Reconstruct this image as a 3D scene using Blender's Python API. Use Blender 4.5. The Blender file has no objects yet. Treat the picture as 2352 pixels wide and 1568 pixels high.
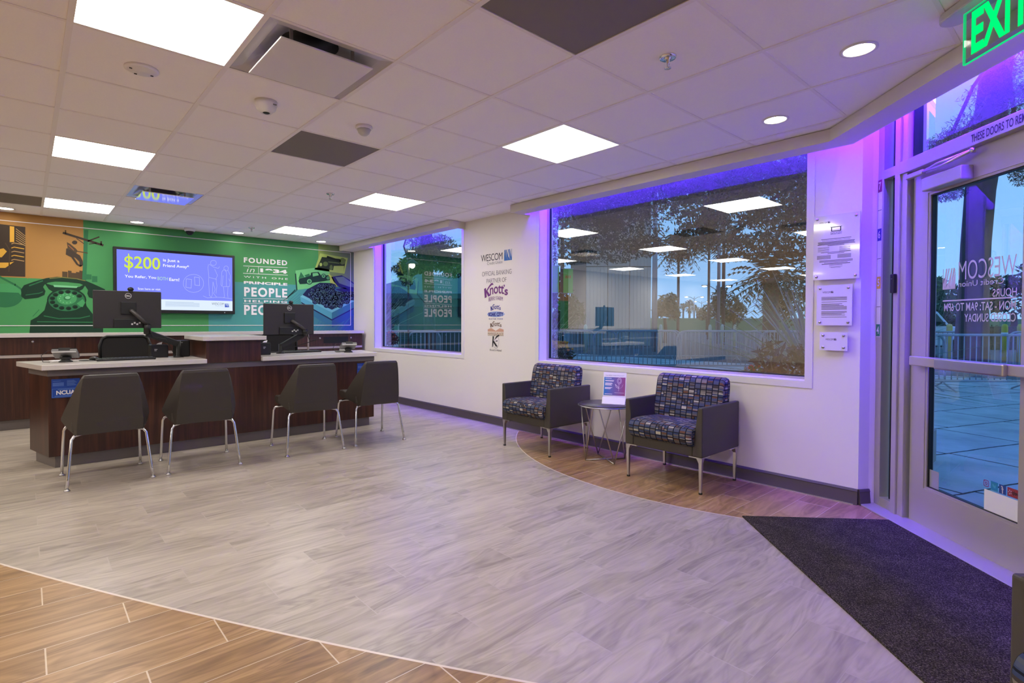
import bpy, bmesh, math, random
from mathutils import Vector, Matrix
random.seed(7)
S = bpy.context.scene
COL = S.collection
PI = math.pi

# ------------------------------------------------------------------ camera
IMG_W, IMG_H = 2352, 1568
FPX, CX, CY = 1230.74, 1131.05, 761.19
YAW, PITCH, ROLL = 0.85393, -0.017398, 0.002855
EYE = Vector((0, 0, 1.22))
f0 = Vector((math.cos(YAW), math.sin(YAW), 0)); r0 = Vector((math.sin(YAW), -math.cos(YAW), 0)); z0 = Vector((0, 0, 1))
FW = f0*math.cos(PITCH) + z0*math.sin(PITCH); u1 = -f0*math.sin(PITCH) + z0*math.cos(PITCH)
RT = r0*math.cos(ROLL) + u1*math.sin(ROLL); UP = -r0*math.sin(ROLL) + u1*math.cos(ROLL)
cam_data = bpy.data.cameras.new('camera')
cam = bpy.data.objects.new('camera', cam_data); COL.objects.link(cam)
cam.matrix_world = Matrix(((RT.x, UP.x, -FW.x, EYE.x), (RT.y, UP.y, -FW.y, EYE.y), (RT.z, UP.z, -FW.z, EYE.z), (0, 0, 0, 1)))
cam_data.sensor_width = 36.0
cam_data.lens = FPX/IMG_W*36.0
cam_data.shift_x = (IMG_W/2-CX)/IMG_W
cam_data.shift_y = (CY-IMG_H/2)/IMG_W
cam_data.clip_end = 500
S.camera = cam

def ray(u, v): return RT*((u-CX)/FPX) - UP*((v-CY)/FPX) + FW
def at_x(u, v, x): d = ray(u, v); return EYE + d*(x/d.x)
def at_y(u, v, y): d = ray(u, v); return EYE + d*(y/d.y)
def at_z(u, v, z): d = ray(u, v); return EYE + d*((z-EYE.z)/d.z)
def at_d(u, v, dist): return EYE + ray(u, v)*dist       # a survey point at this depth from the tripod

# ------------------------------------------------------------------ world, exposure
S.view_settings.view_transform = 'Standard'
S.view_settings.look = 'None'
S.view_settings.gamma = 1.0
S.view_settings.use_curve_mapping = False
S.view_settings.exposure = 1.68
W = bpy.data.worlds.new('dusk_sky'); S.world = W; W.use_nodes = True
nt = W.node_tree; nt.nodes.clear()
wo = nt.nodes.new('ShaderNodeOutputWorld'); bg = nt.nodes.new('ShaderNodeBackground')
tc = nt.nodes.new('ShaderNodeTexCoord'); sx = nt.nodes.new('ShaderNodeSeparateXYZ'); rp = nt.nodes.new('ShaderNodeValToRGB')
nt.links.new(tc.outputs['Generated'], sx.inputs[0]); nt.links.new(sx.outputs['Z'], rp.inputs[0])
rp.color_ramp.elements[0].position = 0.0; rp.color_ramp.elements[0].color = (0.30, 0.55, 0.88, 1)
rp.color_ramp.elements[1].position = 0.6; rp.color_ramp.elements[1].color = (0.10, 0.33, 0.72, 1)
e = rp.color_ramp.elements.new(0.22); e.color = (0.23, 0.49, 0.86, 1)
nt.links.new(rp.outputs[0], bg.inputs[0]); bg.inputs[1].default_value = 0.42
nt.links.new(bg.outputs[0], wo.inputs[0])
PANEL_STRENGTH = 6.5      # radiance of the lay-in ceiling lights
LED_STRENGTH = 95.0       # violet LED strips behind the valance
DOWN_STRENGTH = 9.0

# ------------------------------------------------------------------ colour and materials
def lin(c): return c/12.92 if c <= 0.04045 else ((c+0.055)/1.055)**2.4
def rgb(r, g, b): return (lin(r/255), lin(g/255), lin(b/255), 1)
MATS = {}
def mat(name, col, rough=0.5, metal=0.0, spec=0.5, emit=None, estr=0.0, noise=0.0, nscale=20, bump=0.0, bscale=200, coat=0.0, stretch=None):
    if name in MATS: return MATS[name]
    m = bpy.data.materials.new(name); m.use_nodes = True; t = m.node_tree
    b = t.nodes['Principled BSDF']
    b.inputs['Base Color'].default_value = col; b.inputs['Roughness'].default_value = rough
    b.inputs['Metallic'].default_value = metal; b.inputs['Specular IOR Level'].default_value = spec
    b.inputs['Coat Weight'].default_value = coat
    if emit: b.inputs['Emission Color'].default_value = emit; b.inputs['Emission Strength'].default_value = estr
    if noise or bump:
        c = t.nodes.new('ShaderNodeTexCoord'); mp = t.nodes.new('ShaderNodeMapping'); t.links.new(c.outputs['Object'], mp.inputs[0])
        if stretch: mp.inputs['Scale'].default_value = stretch
    if noise:
        n = t.nodes.new('ShaderNodeTexNoise'); n.inputs['Scale'].default_value = nscale; n.inputs['Detail'].default_value = 6
        t.links.new(mp.outputs[0], n.inputs[0])
        mx = t.nodes.new('ShaderNodeMix'); mx.data_type = 'RGBA'
        mx.inputs[6].default_value = tuple(max(0, x*(1-noise)) for x in col[:3])+(1,)
        mx.inputs[7].default_value = tuple(min(1, x*(1+noise)) for x in col[:3])+(1,)
        t.links.new(n.outputs[0], mx.inputs[0]); t.links.new(mx.outputs[2], b.inputs['Base Color'])
    if bump:
        n2 = t.nodes.new('ShaderNodeTexNoise'); n2.inputs['Scale'].default_value = bscale; n2.inputs['Detail'].default_value = 3
        t.links.new(mp.outputs[0], n2.inputs[0])
        bp = t.nodes.new('ShaderNodeBump'); bp.inputs['Strength'].default_value = bump; bp.inputs['Distance'].default_value = 0.004
        t.links.new(n2.outputs[0], bp.inputs['Height']); t.links.new(bp.outputs[0], b.inputs['Normal'])
    MATS[name] = m
    return m
def emat(name, col, strength):
    if name in MATS: return MATS[name]
    m = bpy.data.materials.new(name); m.use_nodes = True; t = m.node_tree; t.nodes.clear()
    o = t.nodes.new('ShaderNodeOutputMaterial'); e = t.nodes.new('ShaderNodeEmission')
    e.inputs[0].default_value = col; e.inputs[1].default_value = strength
    t.links.new(e.outputs[0], o.inputs[0]); MATS[name] = m; return m
def glassmat(name, tint, refl):
    m = bpy.data.materials.new(name); m.use_nodes = True; t = m.node_tree; t.nodes.clear()
    o = t.nodes.new('ShaderNodeOutputMaterial'); tr = t.nodes.new('ShaderNodeBsdfTransparent'); gl = t.nodes.new('ShaderNodeBsdfGlossy')
    tr.inputs[0].default_value = tint+(1,); gl.inputs['Roughness'].default_value = 0.0; gl.inputs[0].default_value = (0.95, 0.95, 0.95, 1)
    lw = t.nodes.new('ShaderNodeLayerWeight'); lw.inputs[0].default_value = 0.5
    pw = t.nodes.new('ShaderNodeMath'); pw.operation = 'POWER'; pw.inputs[1].default_value = 5.0; t.links.new(lw.outputs['Facing'], pw.inputs[0])
    ad = t.nodes.new('ShaderNodeMath'); ad.operation = 'MULTIPLY_ADD'; ad.use_clamp = True; ad.inputs[1].default_value = 1-refl; ad.inputs[2].default_value = refl
    t.links.new(pw.outputs[0], ad.inputs[0])
    mx = t.nodes.new('ShaderNodeMixShader'); t.links.new(ad.outputs[0], mx.inputs[0]); t.links.new(tr.outputs[0], mx.inputs[1]); t.links.new(gl.outputs[0], mx.inputs[2])
    t.links.new(mx.outputs[0], o.inputs[0]); MATS[name] = m; return m
class N:                                                             # terse node maths
    def __init__(s, t): s.t = t
    def m(s, op, a, b=None, c=None, clamp=False):
        n = s.t.nodes.new('ShaderNodeMath'); n.operation = op; n.use_clamp = clamp
        for i, x in enumerate((a, b, c)):
            if x is None: continue
            if isinstance(x, (int, float)): n.inputs[i].default_value = x
            else: s.t.links.new(x, n.inputs[i])
        return n.outputs[0]
    def mix(s, f, a, b):
        n = s.t.nodes.new('ShaderNodeMix'); n.data_type = 'RGBA'
        for i, x in ((0, f), (6, a), (7, b)):
            if isinstance(x, (int, float, tuple)): n.inputs[i].default_value = x
            else: s.t.links.new(x, n.inputs[i])
        return n.outputs[2]
    def xyz(s, x, y, z=0.0):
        n = s.t.nodes.new('ShaderNodeCombineXYZ')
        for i, v in enumerate((x, y, z)):
            if isinstance(v, (int, float)): n.inputs[i].default_value = v
            else: s.t.links.new(v, n.inputs[i])
        return n.outputs[0]
    def noise(s, vec, scale, detail=4, rough=0.5, dist=0.0):
        n = s.t.nodes.new('ShaderNodeTexNoise'); n.inputs['Scale'].default_value = scale; n.inputs['Detail'].default_value = detail
        n.inputs['Roughness'].default_value = rough; n.inputs['Distortion'].default_value = dist
        s.t.links.new(vec, n.inputs['Vector']); return n.outputs[0]
    def white(s, vec):
        n = s.t.nodes.new('ShaderNodeTexWhiteNoise'); n.noise_dimensions = '3D'; s.t.links.new(vec, n.inputs['Vector']); return n.outputs[0]
    def ramp(s, f, stops, const=False):
        n = s.t.nodes.new('ShaderNodeValToRGB'); cr = n.color_ramp
        if const: cr.interpolation = 'CONSTANT'
        while len(cr.elements) < len(stops): cr.elements.new(0.5)
        for el, (p, c) in zip(cr.elements, stops): el.position = p; el.color = c
        s.t.links.new(f, n.inputs[0]); return n.outputs[0]
def newmat(name, rough=0.5, spec=0.5):
    m = bpy.data.materials.new(name); m.use_nodes = True; MATS[name] = m
    b = m.node_tree.nodes['Principled BSDF']; b.inputs['Roughness'].default_value = rough; b.inputs['Specular IOR Level'].default_value = spec
    return m, m.node_tree, b, N(m.node_tree)

# wood-look floor: 0.2 x 0.79 m planks in third bond; tan outside the big ring and inside the small ring, grey between
def floor_material():
    m, t, b, n = newmat('plank_floor', 0.34, 0.45)
    c = t.nodes.new('ShaderNodeTexCoord'); sp = t.nodes.new('ShaderNodeSeparateXYZ'); t.links.new(c.outputs['Object'], sp.inputs[0])
    X, Y = sp.outputs[0], sp.outputs[1]
    yr = n.m('DIVIDE', n.m('ADD', Y, 0.015), 0.2); row = n.m('FLOOR', yr); fy = n.m('FRACT', yr)
    xs = n.m('DIVIDE', n.m('SUBTRACT', n.m('SUBTRACT', X, 0.044), n.m('MULTIPLY', n.m('SUBTRACT', 15.0, row), 0.5267)), 0.79)
    col = n.m('FLOOR', xs); fx = n.m('FRACT', xs)
    rnd = n.white(n.xyz(row, col, 3.0)); rnd2 = n.white(n.xyz(col, row, 9.0))
    # grain runs along x, shifted per plank
    gx = n.m('ADD', n.m('MULTIPLY', X, 1.5), n.m('MULTIPLY', rnd, 40.0)); gy = n.m('ADD', n.m('MULTIPLY', Y, 7.0), n.m('MULTIPLY', rnd2, 30.0))
    g1 = n.noise(n.xyz(gx, gy), 0.75, 3, 0.45, 1.6)
    rings = n.m('FRACT', n.m('MULTIPLY', g1, 8.0))
    rings = n.m('ABSOLUTE', n.m('SUBTRACT', n.m('MULTIPLY', rings, 2.0), 1.0))
    g2 = n.noise(n.xyz(n.m('ADD', n.m('MULTIPLY', X, 1.6), n.m('MULTIPLY', rnd, 17.0)), n.m('MULTIPLY', gy, 4.0)), 1.0, 6, 0.6, 0.5)
    f = n.m('ADD', n.m('MULTIPLY', rings, 0.20), n.m('MULTIPLY', g2, 0.74))
    f = n.m('ADD', f, n.m('MULTIPLY', n.m('SUBTRACT', g1, 0.5), 0.8))
    f = n.m('ADD', f, n.m('MULTIPLY', n.m('SUBTRACT', rnd, 0.5), 0.16), None, True)
    grey = n.ramp(f, [(0.05, rgb(124, 113, 104)), (0.40, rgb(164, 152, 138)), (0.62, rgb(180, 168, 153)), (0.95, rgb(196, 186, 171))])
    tan = n.ramp(f, [(0.05, rgb(98, 69, 46)), (0.40, rgb(146, 112, 74)), (0.62, rgb(170, 134, 92)), (0.95, rgb(190, 157, 115))])
    def dist(cx, cy):
        dx = n.m('SUBTRACT', X, cx); dy = n.m('SUBTRACT', Y, cy)
        return n.m('SQRT', n.m('ADD', n.m('MULTIPLY', dx, dx), n.m('MULTIPLY', dy, dy)))
    d1 = dist(21.453, 14.642); d2 = dist(5.672, 2.371)
    tanmask = n.m('MAXIMUM', n.m('GREATER_THAN', d1, 24.2056), n.m('LESS_THAN', d2, 2.468))
    edge = n.m('MAXIMUM', n.m('COMPARE', d1, 24.2056, 0.0055), n.m('COMPARE', d2, 2.468, 0.0045))
    jx = n.m('MINIMUM', n.m('MULTIPLY', fx, 0.79), n.m('MULTIPLY', n.m('SUBTRACT', 1.0, fx), 0.79))
    jy = n.m('MINIMUM', n.m('MULTIPLY', fy, 0.2), n.m('MULTIPLY', n.m('SUBTRACT', 1.0, fy), 0.2))
    grout = n.m('MAXIMUM', n.m('LESS_THAN', jx, 0.0026), n.m('LESS_THAN', jy, n.m('ADD', n.m('MULTIPLY', tanmask, 0.0008), 0.0008)))
    wood = n.mix(tanmask, grey, tan)
    gcol = n.mix(tanmask, rgb(178, 166, 156), rgb(216, 198, 174))
    cfin = n.mix(n.m('MULTIPLY', grout, 0.8), wood, gcol)
    cfin = n.mix(n.m('MULTIPLY', edge, 0.9), cfin, rgb(222, 208, 192))
    t.links.new(cfin, b.inputs['Base Color'])
    bp = t.nodes.new('ShaderNodeBump'); bp.inputs['Strength'].default_value = 0.12; bp.inputs['Distance'].default_value = 0.002
    t.links.new(n.m('SUBTRACT', f, n.m('MULTIPLY', grout, 0.8)), bp.inputs['Height']); t.links.new(bp.outputs[0], b.inputs['Normal'])
    return m
def walnut_material():
    m, t, b, n = newmat('dark_walnut', 0.32, 0.5)
    c = t.nodes.new('ShaderNodeTexCoord'); sp = t.nodes.new('ShaderNodeSeparateXYZ'); t.links.new(c.outputs['Object'], sp.inputs[0])
    hx = n.m('ADD', sp.outputs[0], n.m('MULTIPLY', sp.outputs[1], 0.8))
    a = n.noise(n.xyz(n.m('MULTIPLY', hx, 26.0), n.m('MULTIPLY', sp.outputs[2], 1.1)), 1.0, 5, 0.6, 0.4)
    b2 = n.noise(n.xyz(n.m('MULTIPLY', hx, 150.0), n.m('MULTIPLY', sp.outputs[2], 3.0)), 1.0, 3)
    f = n.m('ADD', n.m('MULTIPLY', a, 0.8), n.m('MULTIPLY', b2, 0.25), None, True)
    t.links.new(n.ramp(f, [(0.25, rgb(34, 18, 13)), (0.5, rgb(58, 31, 22)), (0.75, rgb(88, 50, 35))]), b.inputs['Base Color'])
    return m
def plaid_material():
    m, t, b, n = newmat('block_pattern_fabric', 0.85, 0.2)
    uv = t.nodes.new('ShaderNodeUVMap'); sp = t.nodes.new('ShaderNodeSeparateXYZ'); t.links.new(uv.outputs[0], sp.inputs[0])
    U = n.m('DIVIDE', sp.outputs[0], 0.048); V = n.m('DIVIDE', sp.outputs[1], 0.044)
    V = n.m('ADD', V, 0.0)
    iu, iv = n.m('FLOOR', U), n.m('FLOOR', V); fu, fv = n.m('FRACT', U), n.m('FRACT', V)
    sub = n.m('FLOOR', n.m('MULTIPLY', fv, 4.0))
    narrow = n.m('LESS_THAN', n.white(n.xyz(iu, iv, 5.0)), 0.14)                 # some blocks split into two narrow ones
    half = n.m('MULTIPLY', n.m('FLOOR', n.m('MULTIPLY', fu, 2.0)), narrow)
    rnd = n.white(n.xyz(n.m('ADD', iu, n.m('MULTIPLY', half, 0.37)), iv, sub))
    pal = n.ramp(rnd, [(0.0, rgb(72, 78, 104)), (0.2, rgb(98, 92, 92)), (0.38, rgb(56, 66, 98)), (0.54, rgb(124, 118, 110)), (0.64, rgb(104, 72, 58)), (0.73, rgb(176, 170, 152)), (0.80, rgb(80, 84, 98)), (0.91, rgb(66, 58, 60))], True)
    gap = n.m('MAXIMUM', n.m('MAXIMUM', n.m('LESS_THAN', fu, 0.16), n.m('LESS_THAN', fv, 0.15)),
              n.m('MULTIPLY', narrow, n.m('COMPARE', fu, 0.56, 0.06)))
    t.links.new(n.mix(gap, pal, rgb(22, 25, 40)), b.inputs['Base Color'])
    return m
def carpet_material():
    m, t, b, n = newmat('ribbed_mat', 0.95, 0.1)
    c = t.nodes.new('ShaderNodeTexCoord')
    a = n.noise(c.outputs['Object'], 190, 2, 0.7); a2 = n.noise(c.outputs['Object'], 9, 3)
    f = n.m('ADD', n.m('MULTIPLY', a, 0.9), n.m('MULTIPLY', a2, 0.15))
    t.links.new(n.ramp(f, [(0.36, rgb(29, 25, 24)), (0.55, rgb(60, 53, 50)), (0.68, rgb(110, 99, 93))]), b.inputs['Base Color'])
    bp = t.nodes.new('ShaderNodeBump'); bp.inputs['Strength'].default_value = 0.8; bp.inputs['Distance'].default_value = 0.006
    t.links.new(a, bp.inputs['Height']); t.links.new(bp.outputs[0], b.inputs['Normal'])
    return m
def pavement_material():
    m, t, b, n = newmat('concrete_paving', 0.8, 0.3)
    c = t.nodes.new('ShaderNodeTexCoord'); mp = t.nodes.new('ShaderNodeMapping'); t.links.new(c.outputs['Object'], mp.inputs[0])
    mp.inputs['Rotation'].default_value = (0, 0, 0.35)
    sp = t.nodes.new('ShaderNodeSeparateXYZ'); t.links.new(mp.outputs[0], sp.inputs[0])
    wob = n.m('MULTIPLY', n.m('SUBTRACT', n.noise(mp.outputs[0], 3.0, 5), 0.5), 0.05)
    yy = n.m('DIVIDE', n.m('ADD', sp.outputs[1], wob), 0.8); ro = n.m('FLOOR', yy)
    xx = n.m('DIVIDE', n.m('ADD', n.m('ADD', sp.outputs[0], wob), n.m('MULTIPLY', n.white(n.xyz(ro, 2.0, 1.0)), 1.3)), 1.3)
    dx = n.m('ABSOLUTE', n.m('SUBTRACT', n.m('FRACT', xx), 0.5)); dy = n.m('ABSOLUTE', n.m('SUBTRACT', n.m('FRACT', yy), 0.5))
    crack = n.m('MAXIMUM', n.m('GREATER_THAN', dx, 0.491), n.m('GREATER_THAN', dy, 0.487))
    nn = n.noise(mp.outputs[0], 1.6, 6, 0.6)
    base = n.ramp(nn, [(0.3, rgb(168, 168, 168)), (0.7, rgb(206, 206, 204))])
    t.links.new(n.mix(crack, base, rgb(50, 50, 52)), b.inputs['Base Color'])
    return m
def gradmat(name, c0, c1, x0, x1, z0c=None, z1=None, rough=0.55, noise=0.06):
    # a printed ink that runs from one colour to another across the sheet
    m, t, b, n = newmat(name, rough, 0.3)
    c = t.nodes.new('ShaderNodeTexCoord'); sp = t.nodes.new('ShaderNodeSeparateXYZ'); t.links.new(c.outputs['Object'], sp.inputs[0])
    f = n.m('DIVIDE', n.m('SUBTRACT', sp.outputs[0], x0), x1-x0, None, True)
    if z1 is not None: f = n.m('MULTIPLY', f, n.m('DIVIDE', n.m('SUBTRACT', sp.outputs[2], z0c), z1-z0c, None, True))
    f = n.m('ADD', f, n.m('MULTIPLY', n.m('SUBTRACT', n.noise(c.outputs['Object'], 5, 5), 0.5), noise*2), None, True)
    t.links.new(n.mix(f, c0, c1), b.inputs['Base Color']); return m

M = dict(
 wall=mat('painted_wall', rgb(232, 226, 219), 0.7, bump=0.03, bscale=300),
 ceil=mat('ceiling_tile', rgb(248, 245, 244), 0.9, spec=0.2, noise=0.03, nscale=120, bump=0.04, bscale=400),
 tbar=mat('ceiling_tbar', rgb(240, 235, 232), 0.55),
 valance=mat('valance_paint', rgb(214, 208, 200), 0.7),
 trim=mat('white_trim', rgb(226, 222, 220), 0.5),
 base=mat('rubber_baseboard', rgb(84, 76, 74), 0.45, spec=0.4),
 floor=floor_material(), walnut=walnut_material(), plaid=plaid_material(), carpet=carpet_material(), paving=pavement_material(),
 quartz=mat('speckled_quartz', rgb(206, 198, 194), 0.22, noise=0.12, nscale=260),
 apron=mat('brushed_grey_laminate', rgb(120, 112, 110), 0.38, metal=0.35, noise=0.06, nscale=6, stretch=(1, 1, 40)),
 leather=mat('charcoal_leather', rgb(62, 56, 51), 0.48, spec=0.4, bump=0.08, bscale=260),
 vinyl=mat('taupe_vinyl', rgb(68, 62, 56), 0.5, spec=0.4, bump=0.06, bscale=300),
 chrome=mat('chrome', (0.75, 0.75, 0.76, 1), 0.12, metal=1.0),
 satin=mat('satin_steel', (0.55, 0.53, 0.52, 1), 0.3, metal=1.0),
 dark=mat('dark_glide', rgb(30, 28, 27), 0.5),
 black=mat('black_plastic', rgb(26, 25, 26), 0.42, spec=0.4),
 blacker=mat('deep_black_plastic', rgb(11, 11, 12), 0.5),
 grey=mat('dark_grey_plastic', rgb(62, 58, 57), 0.45),
 mid=mat('mid_grey_plastic', rgb(120, 118, 118), 0.4),
 lite=mat('light_grey_plastic', rgb(196, 194, 192), 0.4),
 white=mat('white_plastic', rgb(226, 222, 222), 0.4),
 alu=mat('anodised_frame', rgb(178, 170, 166), 0.36, metal=0.25, spec=0.5),
 gasket=mat('black_gasket', rgb(16, 16, 20), 0.5),
 ink=mat('dark_ink', rgb(44, 40, 44), 0.6), inkg=mat('grey_ink', rgb(84, 80, 82), 0.6),
 logo_blue=mat('logo_blue', rgb(44, 104, 182), 0.5), purple=mat('logo_purple', rgb(112, 46, 120), 0.5),
 navy=mat('logo_navy', rgb(48, 46, 140), 0.5), lblue=mat('logo_pale_blue', rgb(150, 168, 216), 0.5),
 brown=mat('logo_brown', rgb(104, 80, 58), 0.5), peach=mat('logo_peach', rgb(206, 160, 132), 0.5),
 paper=mat('white_paper', rgb(232, 228, 232), 0.55), vinylwhite=mat('white_vinyl_letter', rgb(226, 222, 222), 0.6),
 frost=mat('frosted_vinyl', rgb(190, 186, 192), 0.6),
 return_grey=mat('perforated_grey', rgb(124, 116, 110), 0.6, noise=0.05, nscale=300),
 troffer=emat('light_diffuser', (1.0, 0.965, 0.90, 1), PANEL_STRENGTH),
 downl=emat('downlight_lens', (1.0, 0.95, 0.82, 1), DOWN_STRENGTH),
 led=emat('violet_led', (0.085, 0.011, 1.0, 1), LED_STRENGTH),
 exit_green=emat('exit_letters', (0.0, 0.9, 0.16, 1), 0.42),
 glass=glassmat('window_glass', (0.80, 0.93, 1.0), 0.26),
 doorglass=glassmat('door_glass', (0.80, 0.90, 1.0), 0.10),
 galv=mat('galvanised_steel', rgb(158, 164, 170), 0.5, metal=0.3),
 bark=mat('rough_bark', rgb(84, 74, 68), 0.9, noise=0.35, nscale=9, bump=0.6, bscale=14, stretch=(1, 1, 0.3)),
 palmbark=mat('palm_trunk', rgb(92, 84, 80), 0.9, noise=0.2, nscale=20),
 leaf=mat('dark_leaf', rgb(52, 82, 56), 0.8), leaf2=mat('mid_leaf', rgb(70, 104, 66), 0.8), pine=mat('pine_needle', rgb(44, 62, 50), 0.85),
 yucca=mat('yucca_blade', rgb(120, 148, 118), 0.6), burg=mat('burgundy_leaf', rgb(36, 18, 23), 0.7),
 mum=mat('yellow_bloom', rgb(204, 150, 44), 0.8), redf=mat('red_bloom', rgb(190, 66, 36), 0.7),
 grass=mat('berm_grass', rgb(70, 112, 66), 0.95, noise=0.2, nscale=3),
)

# ------------------------------------------------------------------ mesh helpers
class MB:
    def __init__(s): s.v = []; s.f = []; s.uv = {}; s.mi = []; s.sm = []; s.mats = []
    def slot(s, m):
        if m is None: return 0
        if m not in s.mats: s.mats.append(m)
        return s.mats.index(m)
    def add(s, verts, faces, m=None, smooth=False, uvs=None):
        o = len(s.v); s.v += [tuple(v) for v in verts]; k = s.slot(m)
        for i, f in enumerate(faces):
            if uvs: s.uv[len(s.f)] = uvs[i]
            s.f.append([o+j for j in f]); s.mi.append(k); s.sm.append(smooth)
        return s
    def box(s, a, b, m=None):
        x0, y0, z0 = a; x1, y1, z1 = b
        V = [(x0, y0, z0), (x1, y0, z0), (x1, y1, z0), (x0, y1, z0), (x0, y0, z1), (x1, y0, z1), (x1, y1, z1), (x0, y1, z1)]
        return s.add(V, [(0, 3, 2, 1), (4, 5, 6, 7), (0, 1, 5, 4), (1, 2, 6, 5), (2, 3, 7, 6), (3, 0, 4, 7)], m)
    def prism(s, pts, z0, z1, m=None):
        n = len(pts); V = [(x, y, z0) for x, y in pts] + [(x, y, z1) for x, y in pts]
        return s.add(V, [tuple(range(n))[::-1], tuple(range(n, 2*n))] + [(i, (i+1) % n, n+(i+1) % n, n+i) for i in range(n)], m)
    def extr(s, pts, vec, m=None, smooth=False):                          # a flat 3-D outline pushed along vec
        n = len(pts); vec = Vector(vec); P = [Vector(p) for p in pts]
        return s.add(P+[p+vec for p in P], [tuple(range(n))[::-1], tuple(range(n, 2*n))] + [(i, (i+1) % n, n+(i+1) % n, n+i) for i in range(n)], m, smooth)
    def tube(s, path, r, n=8, m=None, closed=False, radii=None):
        P = [Vector(p) for p in path]; rings = []; prev = None; L = len(P)
        for i, p in enumerate(P):
            if closed: t = P[(i+1) % L]-P[i-1]
            else: t = P[min(i+1, L-1)]-P[max(i-1, 0)]
            t.normalize()
            if prev is None:
                a = Vector((0, 0, 1)) if abs(t.z) < 0.9 else Vector((1, 0, 0)); u = t.cross(a).normalized()
            else: u = (prev-t*prev.dot(t)).normalized()
            prev = u; w = t.cross(u); rr = radii[i] if radii else r
            rings.append([p+(u*math.cos(2*PI*k/n)+w*math.sin(2*PI*k/n))*rr for k in range(n)])
        V = [v for q in rings for v in q]; F = []
        for i in range(L if closed else L-1):
            j = (i+1) % L
            for k in range(n): F.append((i*n+k, i*n+(k+1) % n, j*n+(k+1) % n, j*n+k))
        if not closed: F += [tuple(range(n))[::-1], tuple((L-1)*n+k for k in range(n))]
        return s.add(V, F, m, True)
    def lathe(s, prof, c=(0, 0, 0), n=24, m=None, axis='z'):
        V = []; F = []; L = len(prof)
        for r, z in prof:
            for k in range(n):
                a = 2*PI*k/n; p = (r*math.cos(a), r*math.sin(a), z)
                if axis == 'y': p = (p[0], p[2], p[1])
                if axis == 'x': p = (p[2], p[0], p[1])
                V.append((c[0]+p[0], c[1]+p[1], c[2]+p[2]))
        for i in range(L-1):
            for k in range(n): F.append((i*n+k, i*n+(k+1) % n, (i+1)*n+(k+1) % n, (i+1)*n+k))
        if prof[0][0] > 1e-5: F.append(tuple(range(n))[::-1])
        if prof[-1][0] > 1e-5: F.append(tuple((L-1)*n+k for k in range(n)))
        return s.add(V, F, m, True)
    def ball(s, c, r, n=12, m=None):
        rr = (r, r, r) if isinstance(r, (int, float)) else r
        V = []; F = []; L = max(6, n//2)
        for i in range(L+1):
            a = PI*i/L
            for k in range(n):
                b = 2*PI*k/n; V.append((c[0]+rr[0]*math.sin(a)*math.cos(b), c[1]+rr[1]*math.sin(a)*math.sin(b), c[2]+rr[2]*math.cos(a)))
        for i in range(L):
            for k in range(n): F.append((i*n+k, (i+1)*n+k, (i+1)*n+(k+1) % n, i*n+(k+1) % n))
        return s.add(V, F, m, True)
    def build(s, name, m, parent=None, bevel=0, seg=2, subsurf=0, label=None, shade=None):
        me = bpy.data.meshes.new(name); me.from_pydata(s.v, [], s.f)
        ms = s.mats if s.mats else [m]
        if s.mats and m is not None and m not in s.mats: pass
        for x in ms: me.materials.append(x)
        for p, k, q in zip(me.polygons, s.mi, s.sm): p.material_index = k; p.use_smooth = q or bool(shade)
        if s.uv:
            ul = me.uv_layers.new(name='UVMap')
            for p in me.polygons:
                if p.index in s.uv:
                    for li, uvc in zip(p.loop_indices, s.uv[p.index]): ul.data[li].uv = uvc
        bm = bmesh.new(); bm.from_mesh(me)
        if not s.uv: bmesh.ops.remove_doubles(bm, verts=bm.verts, dist=1e-6)
        bmesh.ops.recalc_face_normals(bm, faces=bm.faces); bm.to_mesh(me); bm.free()
        o = bpy.data.objects.new(name, me); COL.objects.link(o)
        if parent: o.parent = parent
        if bevel:
            q = o.modifiers.new('soft_edges', 'BEVEL'); q.width = bevel; q.segments = seg; q.limit_method = 'ANGLE'; q.angle_limit = 0.6
        if subsurf:
            q = o.modifiers.new('smooth', 'SUBSURF'); q.levels = subsurf; q.render_levels = subsurf
            for p in me.polygons: p.use_smooth = True
        if label: o['label'] = label
        return o
def tag(o, label, cat, group=None):
    o['label'] = label; o['category'] = cat
    if group: o['group'] = group
    return o
def thing(name, label, cat, loc=(0, 0, 0), rotz=0.0, group=None):
    o = bpy.data.objects.new(name, None); COL.objects.link(o); o.empty_display_size = 0.1
    o.location = loc; o.rotation_euler = (0, 0, rotz); return tag(o, label, cat, group)
def struct(o): o['kind'] = 'structure'; return o
KIDS = {}
def children(o): return [x for x in COL.objects if x.parent == o]
def dup(o, label=None, loc=None, rotz=None, parent=None):
    c = o.copy(); COL.objects.link(c)
    if parent: c.parent = parent
    for ch in children(o): dup(ch, parent=c)
    if label: c['label'] = label
    if loc is not None: c.location = loc
    if rotz is not None: c.rotation_euler = (0, 0, rotz)
    return c
TXT = {}
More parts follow.
